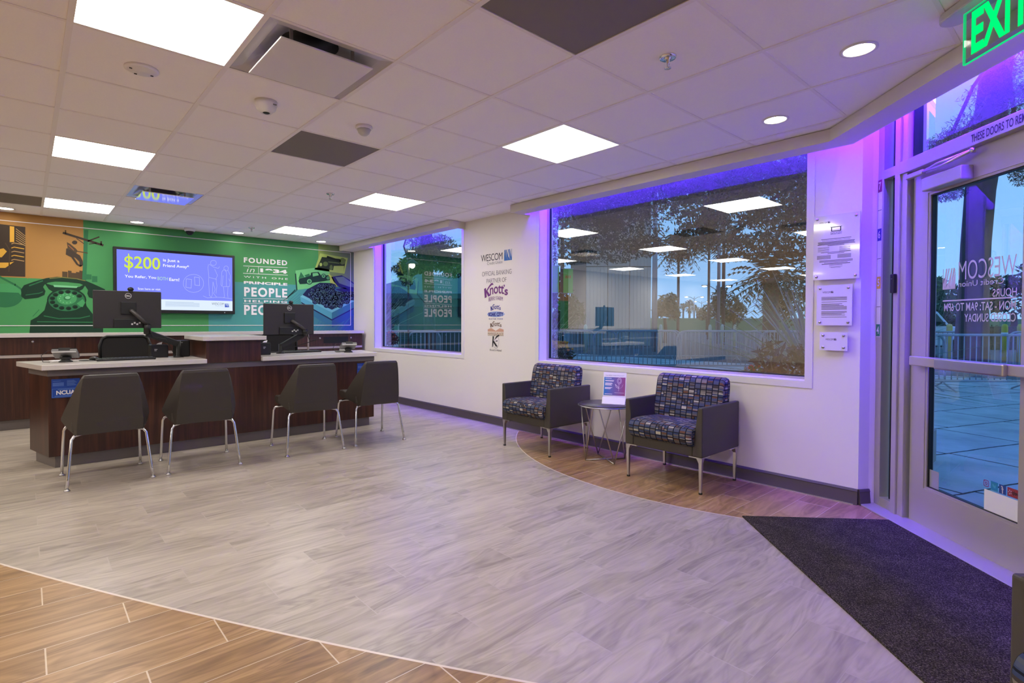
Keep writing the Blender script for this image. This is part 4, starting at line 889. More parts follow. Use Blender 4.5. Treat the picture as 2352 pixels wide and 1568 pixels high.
gc = make_desk_chair('dark guest chair in front of the left blue notice, leftmost at the desk')
gc.location = (.473, 5.15, 0); gc.rotation_euler = (0, 0, math.radians(1))
dup(gc, 'dark guest chair second from the left end of the desk', (1.127, 5.14, 0), math.radians(-3.5))
dup(gc, 'dark guest chair below the second monitor, third along the desk', (2.052, 5.09, 0), math.radians(-4))
dup(gc, 'dark guest chair at the window end of the desk, hiding a blue notice', (2.714, 5.07, 0), math.radians(-4.5))

def arc_pts(prof, n=4):                                   # Chaikin smoothing of a closed (y, z) outline
    for _ in range(n):
        q = []
        for i in range(len(prof)):
            a_, b2 = prof[i], prof[(i+1) % len(prof)]; q += [(a_[0]*.75+b2[0]*.25, a_[1]*.75+b2[1]*.25), (a_[0]*.25+b2[0]*.75, a_[1]*.25+b2[1]*.75)]
        prof = q
    return prof
def cushion(prof, w, r=.02):
    P = arc_pts(prof, 3); cy_, cz_ = sum(p[0] for p in P)/len(P), sum(p[1] for p in P)/len(P)
    mb = MB(); xs_ = [(-w, .80), (-w+r*.3, .93), (-w+r, 1.0), (w-r, 1.0), (w-r*.3, .93), (w, .80)]; n = len(P)
    L = [0.0]
    for i in range(n): L.append(L[-1]+math.dist(P[i], P[(i+1) % n]))
    V = []
    for x, s_ in xs_: V += [(x, cy_+(p[0]-cy_)*(1-(1-s_)*.35), cz_+(p[1]-cz_)*(1-(1-s_)*.5)) for p in P]
    F = []; UV = []
    for i in range(len(xs_)-1):
        for k in range(n):
            k2 = (k+1) % n; F.append((i*n+k, i*n+k2, (i+1)*n+k2, (i+1)*n+k)); u0, u1 = xs_[i][0]+w, xs_[i+1][0]+w; UV.append(((u0, L[k]), (u0, L[k+1]), (u1, L[k+1]), (u1, L[k])))
    F += [tuple(range(n))[::-1], tuple((len(xs_)-1)*n+k for k in range(n))]; UV += [tuple((V[k][1]*1.0+.5, V[k][2]) for k in range(n))[::-1], tuple((V[k][1]+.5, V[k][2]) for k in range(n))]
    mb.add(V, F, None, True, UV); return mb
def make_armchair(label):                                  # faces -y
    t = thing('armchair', label, 'armchair', (0, 0, 0), 0, 'vinyl armchairs with patterned cushions')
    zb_ = .262
    for sx in (-1, 1):
        mb = MB()                                           # arm: thin at the top, thickening inwards to the seat
        prof = [(sx*.322, zb_), (sx*.322, .618), (sx*.288, .618), (sx*.272, .50), (sx*.262, .40), (sx*.246, .33), (sx*.246, zb_)]
        mb.extr([(x, -.285, z) for x, z in prof], (0, .575, 0)); mb.build('arm', M['vinyl'], t, bevel=.009, seg=3)
    MB().box((-.246, -.283, zb_), (.246, .285, .345)).build('seat_frame', M['vinyl'], t, bevel=.006)
    MB().box((-.246, .225, .345), (.246, .288, .60)).build('back_frame', M['vinyl'], t, bevel=.008)
    c = cushion([(-.325, .35), (-.345, .42), (-.31, .478), (-.10, .475), (.16, .46), (.17, .36), (-.10, .345), (-.28, .325)], .262); c.build('seat_cushion', M['plaid'], t)
    b = cushion([(.045, .46), (.085, .61), (.11, .765), (.14, .80), (.205, .80), (.222, .76), (.20, .61), (.165, .45), (.10, .43)], .285); b.build('back_cushion', M['plaid'], t)
    for sx in (-1, 1):
        for sy in (-1, 1):
            mb = MB(); x0_, y0_ = sx*.318, sy*.28
            mb.add([(x0_, y0_, .262), (x0_-sx*.045, y0_, .262), (x0_-sx*.045, y0_-sy*.045, .262), (x0_, y0_-sy*.045, .262), (x0_-sx*.003, y0_-sy*.003, .22), (x0_-sx*.026, y0_-sy*.003, .22), (x0_-sx*.026, y0_-sy*.026, .22), (x0_-sx*.003, y0_-sy*.026, .22),
                    (x0_-sx*.008, y0_-sy*.008, .012), (x0_-sx*.024, y0_-sy*.008, .012), (x0_-sx*.024, y0_-sy*.024, .012), (x0_-sx*.008, y0_-sy*.024, .012)],
                   [(0, 1, 2, 3), (0, 1, 5, 4), (1, 2, 6, 5), (2, 3, 7, 6), (3, 0, 4, 7), (4, 5, 9, 8), (5, 6, 10, 9), (6, 7, 11, 10), (7, 4, 8, 11), (8, 9, 10, 11)])
            mb.box((min(x0_, x0_-sx*.10), min(y0_, y0_-sy*.02), .255), (max(x0_, x0_-sx*.10), max(y0_, y0_-sy*.02), .2625)); mb.box((min(x0_, x0_-sx*.02), min(y0_, y0_-sy*.12), .255), (max(x0_, x0_-sx*.02), max(y0_, y0_-sy*.12), .2625))
            l = mb.build('leg', M['satin'], t)
            MB().lathe([(0, 0), (.013, 0), (.013, .012), (0, .012)], (x0_-sx*.016, y0_-sy*.016, 0), 12).build('foot_glide', M['dark'], l)
    return t
ac = make_armchair('taupe armchair with patterned cushions, right of the round table')
ac.location = (3.872, 2.185, 0); ac.rotation_euler = (0, 0, math.radians(-90))
dup(ac, 'taupe armchair with patterned cushions between the partner logos and the round table', (3.835, 3.605, 0), math.radians(-90))
dup(ac, 'taupe armchair cut by the lower right corner of the photo, beside the mat', (1.772, -.283, 0), math.radians(225))
# side table
st = thing('side_table', 'small round dark table on bent wire legs between the armchairs', 'table', (3.885, 2.925, 0))
MB().lathe([(0, .488), (.225, .488), (.232, .492), (.232, .499), (.226, .503), (0, .503)], (0, 0, 0), 48).build('tabletop', mat('dark_tabletop', rgb(66, 58, 58), .35, noise=.1, nscale=60), st)
MB().tube([(.238*math.cos(2*PI*k/40), .238*math.sin(2*PI*k/40), .487) for k in range(40)], .0055, 8, closed=True).build('rim', M['satin'], st)
angs = [150, 242, 327, 57]
mb = MB()
for a_ in angs:
    r_ = math.radians(a_); c_ = Vector((.185*math.cos(r_), .185*math.sin(r_), .008))
    for s_ in (-1, 1):
        q = math.radians(a_+s_*38); tp_ = Vector((.222*math.cos(q), .222*math.sin(q), .478)); q2 = math.radians(a_+s_*44); tp2 = Vector((.222*math.cos(q2), .222*math.sin(q2), .484))
        mb.tube([c_, c_.lerp(tp_, .5), tp_, tp2], .0055, 8)
for a_, b2 in ((150, 327), (242, 57)):
    p0_ = Vector((.185*math.cos(math.radians(a_)), .185*math.sin(math.radians(a_)), .0058)); p1_ = Vector((.185*math.cos(math.radians(b2)), .185*math.sin(math.radians(b2)), .0058)); mb.tube([p0_, p1_], .0055, 8)
mb.build('wire_base', M['satin'], st)
# flyer holder
fh = thing('flyer_holder', 'clear stand with a blue and pink flyer on the small round table', 'sign holder', (3.93, 2.865, .503), math.radians(-62))
# local: front = -y, width x
tl_ = .27
MB().extr([(-.10, -.012, .004), (-.10, .055, .270), (-.10, .058, .270), (-.10, -.008, .004)], (.20, 0, 0)).build('back_sheet', M['paper'], fh)
MB().extr([(-.10, -.058, .0), (-.10, .03, .0), (-.10, .03, .004), (-.10, -.012, .004), (-.10, -.018, .055), (-.10, -.021, .055), (-.10, -.05, .006), (-.10, -.058, .004)], (.20, 0, 0)).build('clear_pocket', M['white'], fh)
fl = lambda u, v, o=0.0: (-.093+u*.186, -.0125+v*.0655-.0012-o, .01+v*.254)
mb = MB(); gm = gradmat('flyer_blend', rgb(40, 116, 190), rgb(150, 70, 120), -.09, .09, None, None, .4, .04)
mb.add([fl(0, .24), fl(1, .24), fl(1, .86), fl(0, .86)], [(0, 1, 2, 3)]); mb.build('flyer_picture', gm, fh)
mb = MB(); pk = mat('flyer_line', rgb(236, 224, 236), .5)
text(mb, 'Get $200 With Wescom*', lambda u, v: fl(.06+.88*u, .90+.045*v, .0006), mat('flyer_heading', rgb(150, 140, 170), .5))
for k, (w_, y_) in enumerate(((.3, .81), (.42, .74), (.4, .715), (.34, .65), (.36, .625), (.3, .6), (.33, .575), (.35, .5), (.3, .475), (.26, .45), (.36, .275))): mb.add([fl(.05, y_, .0006), fl(.05+w_, y_, .0006), fl(.05+w_, y_+.016, .0006), fl(.05, y_+.016, .0006)], [(0, 1, 2, 3)], pk)
ff = lambda u, v: fl(u, v, .0007)
ring2(mb, ff, (.72, .74), .105, .095, pk); ring2(mb, ff, (.72, .74), .065, .055, pk)
for pts in ([(.70, .64), (.71, .5), (.69, .38)], [(.71, .5), (.52, .62), (.58, .52), (.71, .47)], [(.71, .5), (.9, .62), (.84, .52), (.71, .47)], [(.5, .33), (.95, .33)]):
    for p_, q_ in zip(pts[:-1], pts[1:]): mb.add([ff(p_[0], p_[1]), ff(q_[0], q_[1]), ff(q_[0]+.012, q_[1]+.008), ff(p_[0]+.012, p_[1]+.008)], [(0, 1, 2, 3)], pk)
mb.build('flyer_print', None, fh)
# entrance mat
o = MB().prism([(.005, -.09), (1.95, -.09), (1.95, -.981), (.005, -.981)], 0, .009).build('entrance_mat', M['carpet']); tag(o, 'dark charcoal ribbed entrance mat in front of the glass door', 'mat'); o.location = DP0; o.rotation_euler = (0, 0, DOOR_ROT)

# ================================================================== THINGS ON AND BEHIND THE DESK
def monitor(x0, x1, z0, z1, y, label, cams):
    w, h = x1-x0, z1-z0; t = thing('computer_monitor', label, 'monitor', ((x0+x1)/2, y, z0), 0, 'monitors seen from behind')
    MB().box((-w/2, 0, 0), (w/2, .022, h)).build('casing', M['grey'] if False else mat('monitor_back', rgb(36, 32, 32), .5), t, bevel=.004)
    MB().box((-w/2+.006, .0205, .012), (w/2-.006, .0235, h-.006)).build('display', mat('screen_face', rgb(40, 60, 90), .2), t)
    rb = MB().box((-.115, -.012, .005), (.115, .002, .085)).build('port_recess', M['blacker'], t, bevel=.004)
    mb = MB()
    for k in range(4): mb.box((.02+k*.02, -.016, .03+.012*(k % 2)), (.034+k*.02, -.010, .045+.012*(k % 2)))
    mb.build('cable_plugs', M['lite'], rb)
    MB().box((-.06, -.014, .13), (.06, .002, .245)).build('mounting_plate', M['blacker'], t, bevel=.004)
    mb = MB(); lc = (0, h-.045); ring2(mb, lambda u, v: (u, -.0012, v), lc, .026, .0225, M['lite'], 32); text(mb, 'DELL', lambda u, v: (-.019+u*.038, -.0012, lc[1]-.0065+v*.013), M['lite'], .05); mb.build('maker_badge', None, t)
    if cams:
        c = thing('webcam', 'small round black webcam clipped on top of the %s monitor' % cams, 'webcam', ((x0+x1)/2+.02, y+.01, z1), 0, 'webcams on the monitors'); MB().ball((0, 0, .018), (.026, .016, .020), 16).build('camera_body', M['blacker'], c); MB().box((-.016, -.018, -.012), (.016, .02, .004)).build('clip', M['black'], c)
monitor(.462, .995, 1.155, 1.502, 6.03, 'black monitor back on the left desk station, in front of the telephone picture', 'left')
monitor(1.955, 2.515, 1.075, 1.418, 6.03, 'black monitor back on the right desk station, below the slogan lettering', 'right')
def mon_arm(label, plate, j1, j2, base, y):
    t = thing('monitor_arm', label, 'monitor arm', (base[0], y+.06, .862), 0, 'jointed monitor arms'); B = Vector((base[0], y+.06, .862))
    L = lambda p, dy=0: Vector((p[0], y+dy, p[1]))-B
    MB().lathe([(0, 0), (.045, 0), (.045, .012), (.02, .016), (.02, base[1]-.862)], (0, 0, 0), 20).build('post', M['blacker'], t)
    MB().tube([L(plate, -.03), L(plate, -.05), L(((plate[0]+j1[0])/2, (plate[1]+j1[1])/2), -.06), L(j1, -.03)], .017, 10).build('forearm', M['grey'], t)
    mb = MB(); mb.tube([L(j1, -.035), L(j2, .0)], .030, 10); mb.build('elbow', M['blacker'], t)
    a_, b2 = L(j2, .03), Vector((0, 0, base[1]-.862-.03)); mb = MB(); d_ = b2-a_; n_ = d_.cross(Vector((0, 1, 0))).normalized()*.034; mb.extr([a_+n_-Vector((0, .02, 0)), b2+n_*.8-Vector((0, .02, 0)), b2-n_*.8-Vector((0, .02, 0)), a_-n_-Vector((0, .02, 0))], (0, .045, 0)); mb.build('spring_arm', M['blacker'], t, bevel=.008)
    MB().tube([L(j1, -.05), L((j1[0]+.05, j1[1]-.12), -.03), L((j2[0]+.15, j2[1]-.06), -.02), Vector((-.04, -.05, .02))], .004, 6).build('cable', M['blacker'], t)
def w6(u, v, y=6.03): p = at_y(u, v, y); return p.x, p.z
mon_arm('black monitor arm holding the left monitor', w6(300, 713), w6(337, 745), w6(338, 765), (w6(413, 790)[0], w6(413, 783)[1]), 6.03)
mon_arm('black monitor arm holding the right monitor', w6(669, 737), w6(700, 757), w6(700, 768), (w6(650, 800)[0], w6(650, 790)[1]), 6.05)
def card_reader(x, y, rz, label):
    t = thing('card_reader', label, 'card terminal', (x, y, .862), rz, 'card terminals on the desk')
    MB().lathe([(0, 0), (.05, 0), (.05, .008), (.03, .02), (.042, .028), (.042, .045), (.0, .05)], (0, 0, 0), 20).build('stand', M['blacker'], t)
    Tm = Matrix.Translation((0, 0, .075)) @ Matrix.Rotation(math.radians(-24), 4, 'X')
    def bt(name, a_, b2, m, bev=0.004, par=t):
        mb = MB().box(a_, b2); mb.v = [tuple(Tm @ Vector(v)) for v in mb.v]; return mb.build(name, m, par, bevel=bev)
    bt('terminal_body', (-.088, -.07, -.014), (.088, .085, .018), M['mid'], .008); bt('terminal_face', (-.086, -.066, .018), (.086, .082, .024), M['black'], .003); bt('terminal_screen', (-.06, .0, .024), (.06, .076, .0255), M['mid'], 0); bt('card_slot', (-.04, -.072, .0), (.04, -.02, .0265), M['blacker'], .003); bt('chrome_lip', (-.084, -.073, -.016), (.084, -.066, -.010), M['lite'], 0)
    MB().tube([(-.08, .06, .09), (-.13, .05, .10), (-.17, .02, .06), (-.15, -.03, .008), (-.10, -.04, .006)], .0025, 6).build('cable', M['black'], t)
card_reader(.262, 5.965, math.radians(-12), 'grey card terminal on the left end of the desk'); card_reader(2.86, 5.86, math.radians(-14), 'grey card terminal on the right end of the desk')
def keyboard(x, y, label):
    t = thing('keyboard', label, 'keyboard', (x, y, .862), 0, 'black keyboards'); MB().box((-.225, -.065, 0), (.225, .07, .018)).build('tray', M['blacker'], t, bevel=.005); mb = MB()
    for r_ in range(5):
        for k in range(14): mb.box((-.212+k*.0305, -.055+r_*.024, .018), (-.212+k*.0305+.026, -.055+r_*.024+.019, .0225))
    o_ = mb.build('keys', M['black'], t); 
keyboard(.70, 5.95, 'black keyboard below the left monitor'); keyboard(2.42, 6.18, 'black keyboard beside the right monitor')
def mouse(x, y, label, m):
    t = thing('computer_mouse', label, 'mouse', (x, y, .8625), math.radians(20), 'computer mice'); MB().ball((0, 0, .014), (.032, .052, .020), 16).build('shell', m, t); MB().lathe([(0, .0), (.09, .0), (.09, .003), (0, .003)], (-.03, -.02, 0), 32).build('pad', M['blacker'], t)
mouse(.47, 6.10, 'black mouse on a round pad at the left station', M['black']); mouse(2.905, 6.10, 'silver mouse near the right card terminal', M['lite'])
def receipt(x, y, w, d, h, label):
    t = thing('receipt_printer', label, 'printer', (x, y, .862), 0, 'black receipt printers'); MB().box((-w/2, -d/2, 0), (w/2, d/2, h)).build('housing', M['black'], t, bevel=.008, seg=3); MB().box((-w/2+.01, -d/2+.02, h), (w/2-.01, -d/2+.03, h+.004)).build('paper_slot', M['blacker'], t)
    MB().extr([(-.03, -d/2+.024, h), (.02, -d/2+.024, h), (.028, -d/2+.03, h+.028), (-.01, -d/2+.03, h+.016)], (0, .001, 0)).build('receipt', M['paper'], t); mb = MB(); mb.box((-w/2+.03, -d/2-.001, h*.62), (-w/2+.055, -d/2, h*.67)); mb.box((-w/2+.03, -d/2-.001, h*.52), (-w/2+.048, -d/2, h*.56)); mb.build('mark', M['lite'], t)
receipt(1.00, 6.24, .15, .16, .125, 'small black printer beside the left monitor arm'); receipt(1.945, 6.02, .11, .16, .13, 'black printer at the right foot of the raised counter')
t = thing('desk_phone', 'black upright desk device beside the raised counter at the left station', 'phone', (1.20, 6.22, .862)); MB().box((-.065, -.07, 0), (.065, .07, .165)).build('casing', M['blacker'], t, bevel=.01, seg=3); MB().box((-.04, -.072, .14), (.0, -.0695, .147)).build('mark', M['mid'], t)
t = thing('paper_sheet', 'small white paper lying on the desk behind the left terminal', 'paper', (.235, 6.22, .862), .2); MB().box((-.07, -.05, 0), (.07, .05, .004)).build('sheets', M['paper'], t)
def task_chair(x, y, label, ztop):
    t = thing('task_chair', label, 'office chair', (x, y, 0), 0, 'black mesh task chairs behind the desk'); zt_ = ztop; w = .225
    pts = [(-w, -.02, zt_-.24), (-w-.005, .0, zt_-.1), (-w+.02, .01, zt_-.025), (-w+.06, .012, zt_), (w-.06, .012, zt_), (w-.02, .01, zt_-.025), (w+.005, 0, zt_-.1), (w, -.02, zt_-.24)]
    MB().tube(pts, .016, 8).build('back_frame', M['black'], t)
    MB().extr([(p[0]*.97, p[1], p[2]-.004) for p in pts], (0, .006, 0)).build('mesh_back', mat('mesh_fabric', rgb(30, 27, 26), .8), t)
    MB().box((-w, -.03, zt_-.27), (w, .02, zt_-.22)).build('lumbar_bar', M['black'], t, bevel=.008)
    MB().box((-.03, .0, .5), (.03, .035, zt_-.25)).build('back_post', M['black'], t); MB().box((-.24, -.45, .44), (.24, .03, .52)).build('seat', M['black'], t, bevel=.03, seg=3); MB().lathe([(.03, .12), (.03, .44)], (0, -.2, 0), 14).build('column', M['black'], t)
    mb = MB()
    for k in range(5): mb.tube([(0, -.2, .12), (.28*math.cos(k*1.257), -.2+.28*math.sin(k*1.257), .07)], .022, 8)
    mb.build('star_base', M['black'], t)
    for k in range(5): MB().lathe([(0, -.02), (.03, -.02), (.03, .02), (0, .02)], (.28*math.cos(k*1.257), -.2+.28*math.sin(k*1.257), .03), 14, axis='y').build('caster', M['blacker'], t)
task_chair(.82, 7.02, 'black mesh task chair behind the left monitor', 1.055); task_chair(2.46, 7.02, 'black mesh task chair behind the right monitor', 1.06)

# ================================================================== WALL SIGNS
def WP(off=.0015): return lambda y, z: (XW-off, y, z)
def wline(mb, s, yl, yr, zb_, zt_, m, bold=0, sp=1.0, shear=0, off=.0015, arc=0.0):
    text(mb, s, lambda u, v: (XW-off, lerp(yl, yr, u), lerp(zb_, zt_, v)-arc*(2*u-1)**2), m, bold, sp, shear)
t = thing('wall_lettering', 'dark company name and blue square logo high on the pillar between the windows', 'wall lettering')
mb = MB(); wline(mb, 'WESCOM', 5.045, 4.655, 1.955, 2.038, M['ink'], -.002, .92); wline(mb, 'Credit Union', 4.93, 4.655, 1.91, 1.945, M['inkg'], -.01); mb.build('company_name', None, t)
mb = MB(); logo(mb, lambda u, v: (XW-.0015, lerp(4.625, 4.493, u), lerp(1.935, 2.062, v)), M['logo_blue']); mb.build('company_logo', M['logo_blue'], t)
t = thing('wall_lettering', 'two lines of grey capitals about the official banking partner', 'wall lettering')
mb = MB(); wline(mb, 'OFFICIAL BANKING', 5.025, 4.50, 1.778, 1.832, M['inkg'], -.012, .95); wline(mb, 'PARTNER OF', 4.938, 4.585, 1.690, 1.742, M['inkg'], -.012, .95); mb.build('letters', M['inkg'], t)
def knotts(mb, y0, y1, z0, z1, m, bold=.03):               # arched wordmark whose K throws a long swash over the next letter
    w, h = y1-y0, z1-z0
    lay = lambda k: (lambda u, v: (XW-.0015-.00012*k, y0+w*u, z0+h*v)); fnm = lay(0)
    arcf = lambda u: .20-1.0*(u-.56)**2
    Vg, Fg = glyphs('nott', bold*.6, .98); mb.add([fnm(.25+.585*u, .06+arcf(.25+.585*u)+v*.60) for u, v in Vg], Fg, m)
    Vg, Fg = glyphs('s', bold, 1); fnm = lay(1); mb.add([fnm(.855+.135*u, .05+arcf(.92)+v*.40) for u, v in Vg], Fg, m)
    fnm = lay(2); mb.add([fnm(*p) for p in ((.835, .66), (.865, .72), (.865, .82), (.825, .84), (.82, .74))], [(0, 1, 2, 3, 4)], m)
    fnm = lay(3); mb.add([fnm(*p) for p in ((.03, .0), (.0, .64), (.085, .70), (.115, .06))], [(0, 1, 2, 3)], m)
    fnm = lay(4); mb.add([fnm(*p) for p in ((.09, .40), (.15, .48), (.275, .16), (.18, .09))], [(0, 1, 2, 3)], m)
    sw = [(.08, .36, .04), (.12, .50, .045), (.18, .66, .045), (.25, .82, .05), (.32, .93, .065), (.38, .94, .06), (.40, .90, .04)]
    for k_, (p_, q_) in enumerate(zip(sw[:-1], sw[1:])):
        fnm = lay(5+k_); mb.add([fnm(p_[0]-.012, p_[1]+p_[2]), fnm(q_[0]-.012, q_[1]+q_[2]), fnm(q_[0]+.012, q_[1]-q_[2]), fnm(p_[0]+.012, p_[1]-p_[2])], [(0, 1, 2, 3)], m)
t = thing('wall_logo', 'purple arched theme park logo, largest of the partner logos on the pillar', 'logo')
mb = MB(); knotts(mb, 4.985, 4.555, 1.512, 1.688, M['purple']); mb.build('wordmark', M['purple'], t)
mb = MB(); wline(mb, 'BERRY FARM', 4.90, 4.645, 1.482, 1.528, M['purple'], -.002, .9, 0, .0015, .012); mb.build('second_line', M['purple'], t)
t = thing('wall_logo', 'blue water park logo below the purple one', 'logo')
mb = MB(); knotts(mb, 4.865, 4.68, 1.355, 1.435, M['navy'], .02); mb.build('wordmark', M['navy'], t)
mb = MB(); rs = random.Random(5); N_ = 22
mb.add([(XW-.001, 4.77+.155*math.cos(2*PI*k/N_)*(1+.06*math.sin(k*3)), 1.315+.034*math.sin(2*PI*k/N_)) for k in range(N_)], [tuple(range(N_))], M['lblue']); wline(mb, 'SOAK CITY', 4.905, 4.635, 1.29, 1.338, M['navy'], .06, 1.0); mb.build('name_splash', None, t)
mb = MB(); wline(mb, 'WATER PARK', 4.898, 4.64, 1.252, 1.266, M['navy'], .04, 1.6); mb.build('second_line', M['navy'], t)
t = thing('wall_logo', 'brown and peach market logo below the blue one', 'logo')
mb = MB(); knotts(mb, 4.87, 4.665, 1.155, 1.232, M['brown'], .02); mb.build('wordmark', M['brown'], t)
mb = MB(); mb.add([(XW-.001, y_, z_) for y_, z_ in ((4.915, 1.108), (4.63, 1.108), (4.63, 1.135), (4.70, 1.15), (4.77, 1.118), (4.85, 1.15), (4.915, 1.135))], [tuple(range(7))], M['peach']); mb.add([(XW-.001, 4.915, 1.063), (XW-.001, 4.63, 1.063), (XW-.001, 4.63, 1.105), (XW-.001, 4.915, 1.105)], [(0, 1, 2, 3)], mat('logo_cream', rgb(224, 206, 186), .5))
mb.add([(XW-.0015, 4.915, 1.06), (XW-.0015, 4.63, 1.06), (XW-.0015, 4.63, 1.063), (XW-.0015, 4.915, 1.063)], [(0, 1, 2, 3)], M['brown']); wline(mb, 'MARKET PLACE', 4.912, 4.635, 1.07, 1.096, M['brown'], -.004); mb.build('name_banner', None, t)
t = thing('wall_logo', 'black hotel logo with an oval letter K, lowest on the pillar', 'logo')
mb = MB(); ring2(mb, lambda u, v: (XW-.0015, 4.765-.055*u, .995+.085*v), (0, 0), 1.0, .95, M['inkg'], 32); K_ = M['ink']
for pl in ([(4.835, .925), (4.822, .925), (4.80, 1.05), (4.825, 1.055)], [(4.822, .985), (4.80, 1.0), (4.735, .935), (4.765, .93)], [(4.815, .99), (4.80, 1.0), (4.76, 1.055), (4.715, 1.075), (4.70, 1.06), (4.73, 1.05), (4.775, 1.02)], [(4.77, .99), (4.735, .995), (4.735, 1.005), (4.77, 1.0)]): mb.add([(XW-.0018, y_, z_) for y_, z_ in pl], [tuple(range(len(pl)))], K_)
mb.build('monogram', None, t)
mb = MB(); wline(mb, "Knott's Hotel", 4.875, 4.665, .876, .902, M['ink'], -.005); mb.build('second_line', M['ink'], t)
# acrylic plaques
def plaque(y0, y1, z0, z1, label, big):
    t = thing('acrylic_plaque', label, 'plaque', (XW-.036, (y0+y1)/2, (z0+z1)/2), 0, 'acrylic notice plaques on standoffs')
    w, h = abs(y1-y0)/2, (z1-z0)/2
    MB().box((-.004, -w, -h), (.004, w, h)).build('panel', mat('plaque_white', rgb(226, 220, 236), .08, spec=.6, coat=.6), t)
    for sy in (-1, 1):
        for sz in (-1, 1): MB().lathe([(.008, .034), (.008, .004), (.0085, -.004), (.0085, -.009), (0, -.009)], (0, sy*(w-.022), sz*(h-.022)), 14, axis='x').build('standoff', M['satin'], t)
    mb = MB(); X_ = -.0046
    def ln(a_, b2, z_, hh): mb.add([(X_, a_, z_), (X_, b2, z_), (X_, b2, z_+hh), (X_, a_, z_+hh)], [(0, 1, 2, 3)], M['inkg'])
    text(mb, 'WESCOM', lambda u, v: (X_, lerp(w-.036, w-.085, u), h-.055+v*.012), M['ink']); logo(mb, lambda u, v: (X_, lerp(w-.088, w-.102, u), h-.055+v*.014), M['ink'])
    rs = random.Random(int(h*1000))
    if big:
        for a_, b2, c_, d_ in ((.03, .024, h-.115, h-.085), (-.024, -.03, h-.115, h-.085), (.03, -.03, h-.115, h-.110), (.03, -.03, h-.088, h-.085), (.036, -.036, h-.086, h-.083)): mb.add([(X_, a_, c_), (X_, b2, c_), (X_, b2, d_), (X_, a_, d_)], [(0, 1, 2, 3)], M['ink'])
        text(mb, 'EQUAL HOUSING', lambda u, v: (X_, lerp(.034, -.034, u), h-.126+v*.007), M['ink'], .02); text(mb, 'OPPORTUNITY', lambda u, v: (X_, lerp(.034, -.034, u), h-.136+v*.008), M['ink'], .02)
        for z_, ww, hh in ((.055, .09, .0035), (.046, .085, .002), (.034, .11, .0045), (.026, .108, .0045), (.018, .112, .0045), (.010, .05, .004), (-.036, .09, .003), (-.044, .05, .003), (-.092, .10, .0035), (-.1, .1, .0035), (-.108, .07, .0025), (-.116, .085, .004), (-.124, .04, .003), (-.135, .04, .002), (-.142, .03, .002)): ln(ww, -ww, z_, hh)
        for z_ in (-.0, -.006, -.014, -.02, -.028): ln(.11, .04, z_, .002); ln(-.02, -.085, z_-.004, .002)
        for k in range(6): ln(.115, .03, -.056-k*.0045, .002); ln(-.01, -.09, -.054-k*.0045, .002)
    else:
        z_ = h-.085; 
        while z_ > -h+.05: ln(w-.03, -w+.03+rs.random()*.05*(rs.random() < .4), z_, .0028); z_ -= .0062 if rs.random() < .82 else .014
    mb.build('printed_text', None, t)
plaque(1.362, 1.085, 1.520, 1.962, 'largest clear plaque beside the window, with an equal housing notice', True)
plaque(1.337, 1.124, 1.205, 1.482, 'middle-sized clear notice plaque below the largest one', False)
plaque(1.315, 1.148, 1.033, 1.158, 'smallest clear notice plaque, lowest of the three by the window', False)

# ================================================================== OUTDOORS (dusk), everything stands where the survey puts it
struct(MB().box((-30, -60, -.10), (120, 120, -.075)).build('ground', mat('asphalt', rgb(92, 94, 98), .9, noise=.12, nscale=.6)))
struct(MB().box((4.45, -14, -.07), (16.5, 26, -.02)).build('pavement', M['paving']))
def foliage(mb, c, r, n, sz, rnd, m=None, droop=0.0, flatz=1.0):
    for _ in range(n):
        while True:
            p = Vector((rnd.uniform(-1, 1), rnd.uniform(-1, 1), rnd.uniform(-1, 1)))
            if .25 < p.length <= 1: break
        q = Vector(c)+Vector((p.x*r[0], p.y*r[1], p.z*r[2]))
        a_ = Vector((rnd.uniform(-1, 1), rnd.uniform(-1, 1), rnd.uniform(-1, .6)-droop)).normalized()*sz*rnd.uniform(.6, 1.4)
        b2 = a_.cross(Vector((rnd.uniform(-1, 1), rnd.uniform(-1, 1), rnd.uniform(-1, 1)))).normalized()*sz*.38*flatz
        mb.add([q-a_, q-b2*.9, q+a_, q+b2*.9], [(0, 1, 2, 3)], m)
def tree(name, label, base, trunk_h, crown, n, sz, tr, ml, group=None, seed=1, mt=None):
    t = thing(name, label, 'tree', base, 0, group); rnd = random.Random(seed); B = Vector(base)
    MB().tube([(0, 0, -.1), (.05, 0, trunk_h*.5), (0, .04, trunk_h)], tr, 10, radii=[tr*1.2, tr, tr*.8]).build('trunk', mt or M['bark'], t)
    mb = MB()
    for c, r in crown: foliage(mb, Vector(c)-B, r, n, sz, rnd)
    mb.build('foliage', ml, t); return t
def gxy(u, d, z=-.02): p = at_d(u, 740, d); return Vector((p.x, p.y, z))
def px(d): return d/FPX                                     # metres per pixel of the survey at this depth
def crown(cs, d): return [(at_d(u, v, d), (rx*px(d), rx*px(d)*.8, rz*px(d))) for u, v, rx, rz in cs]
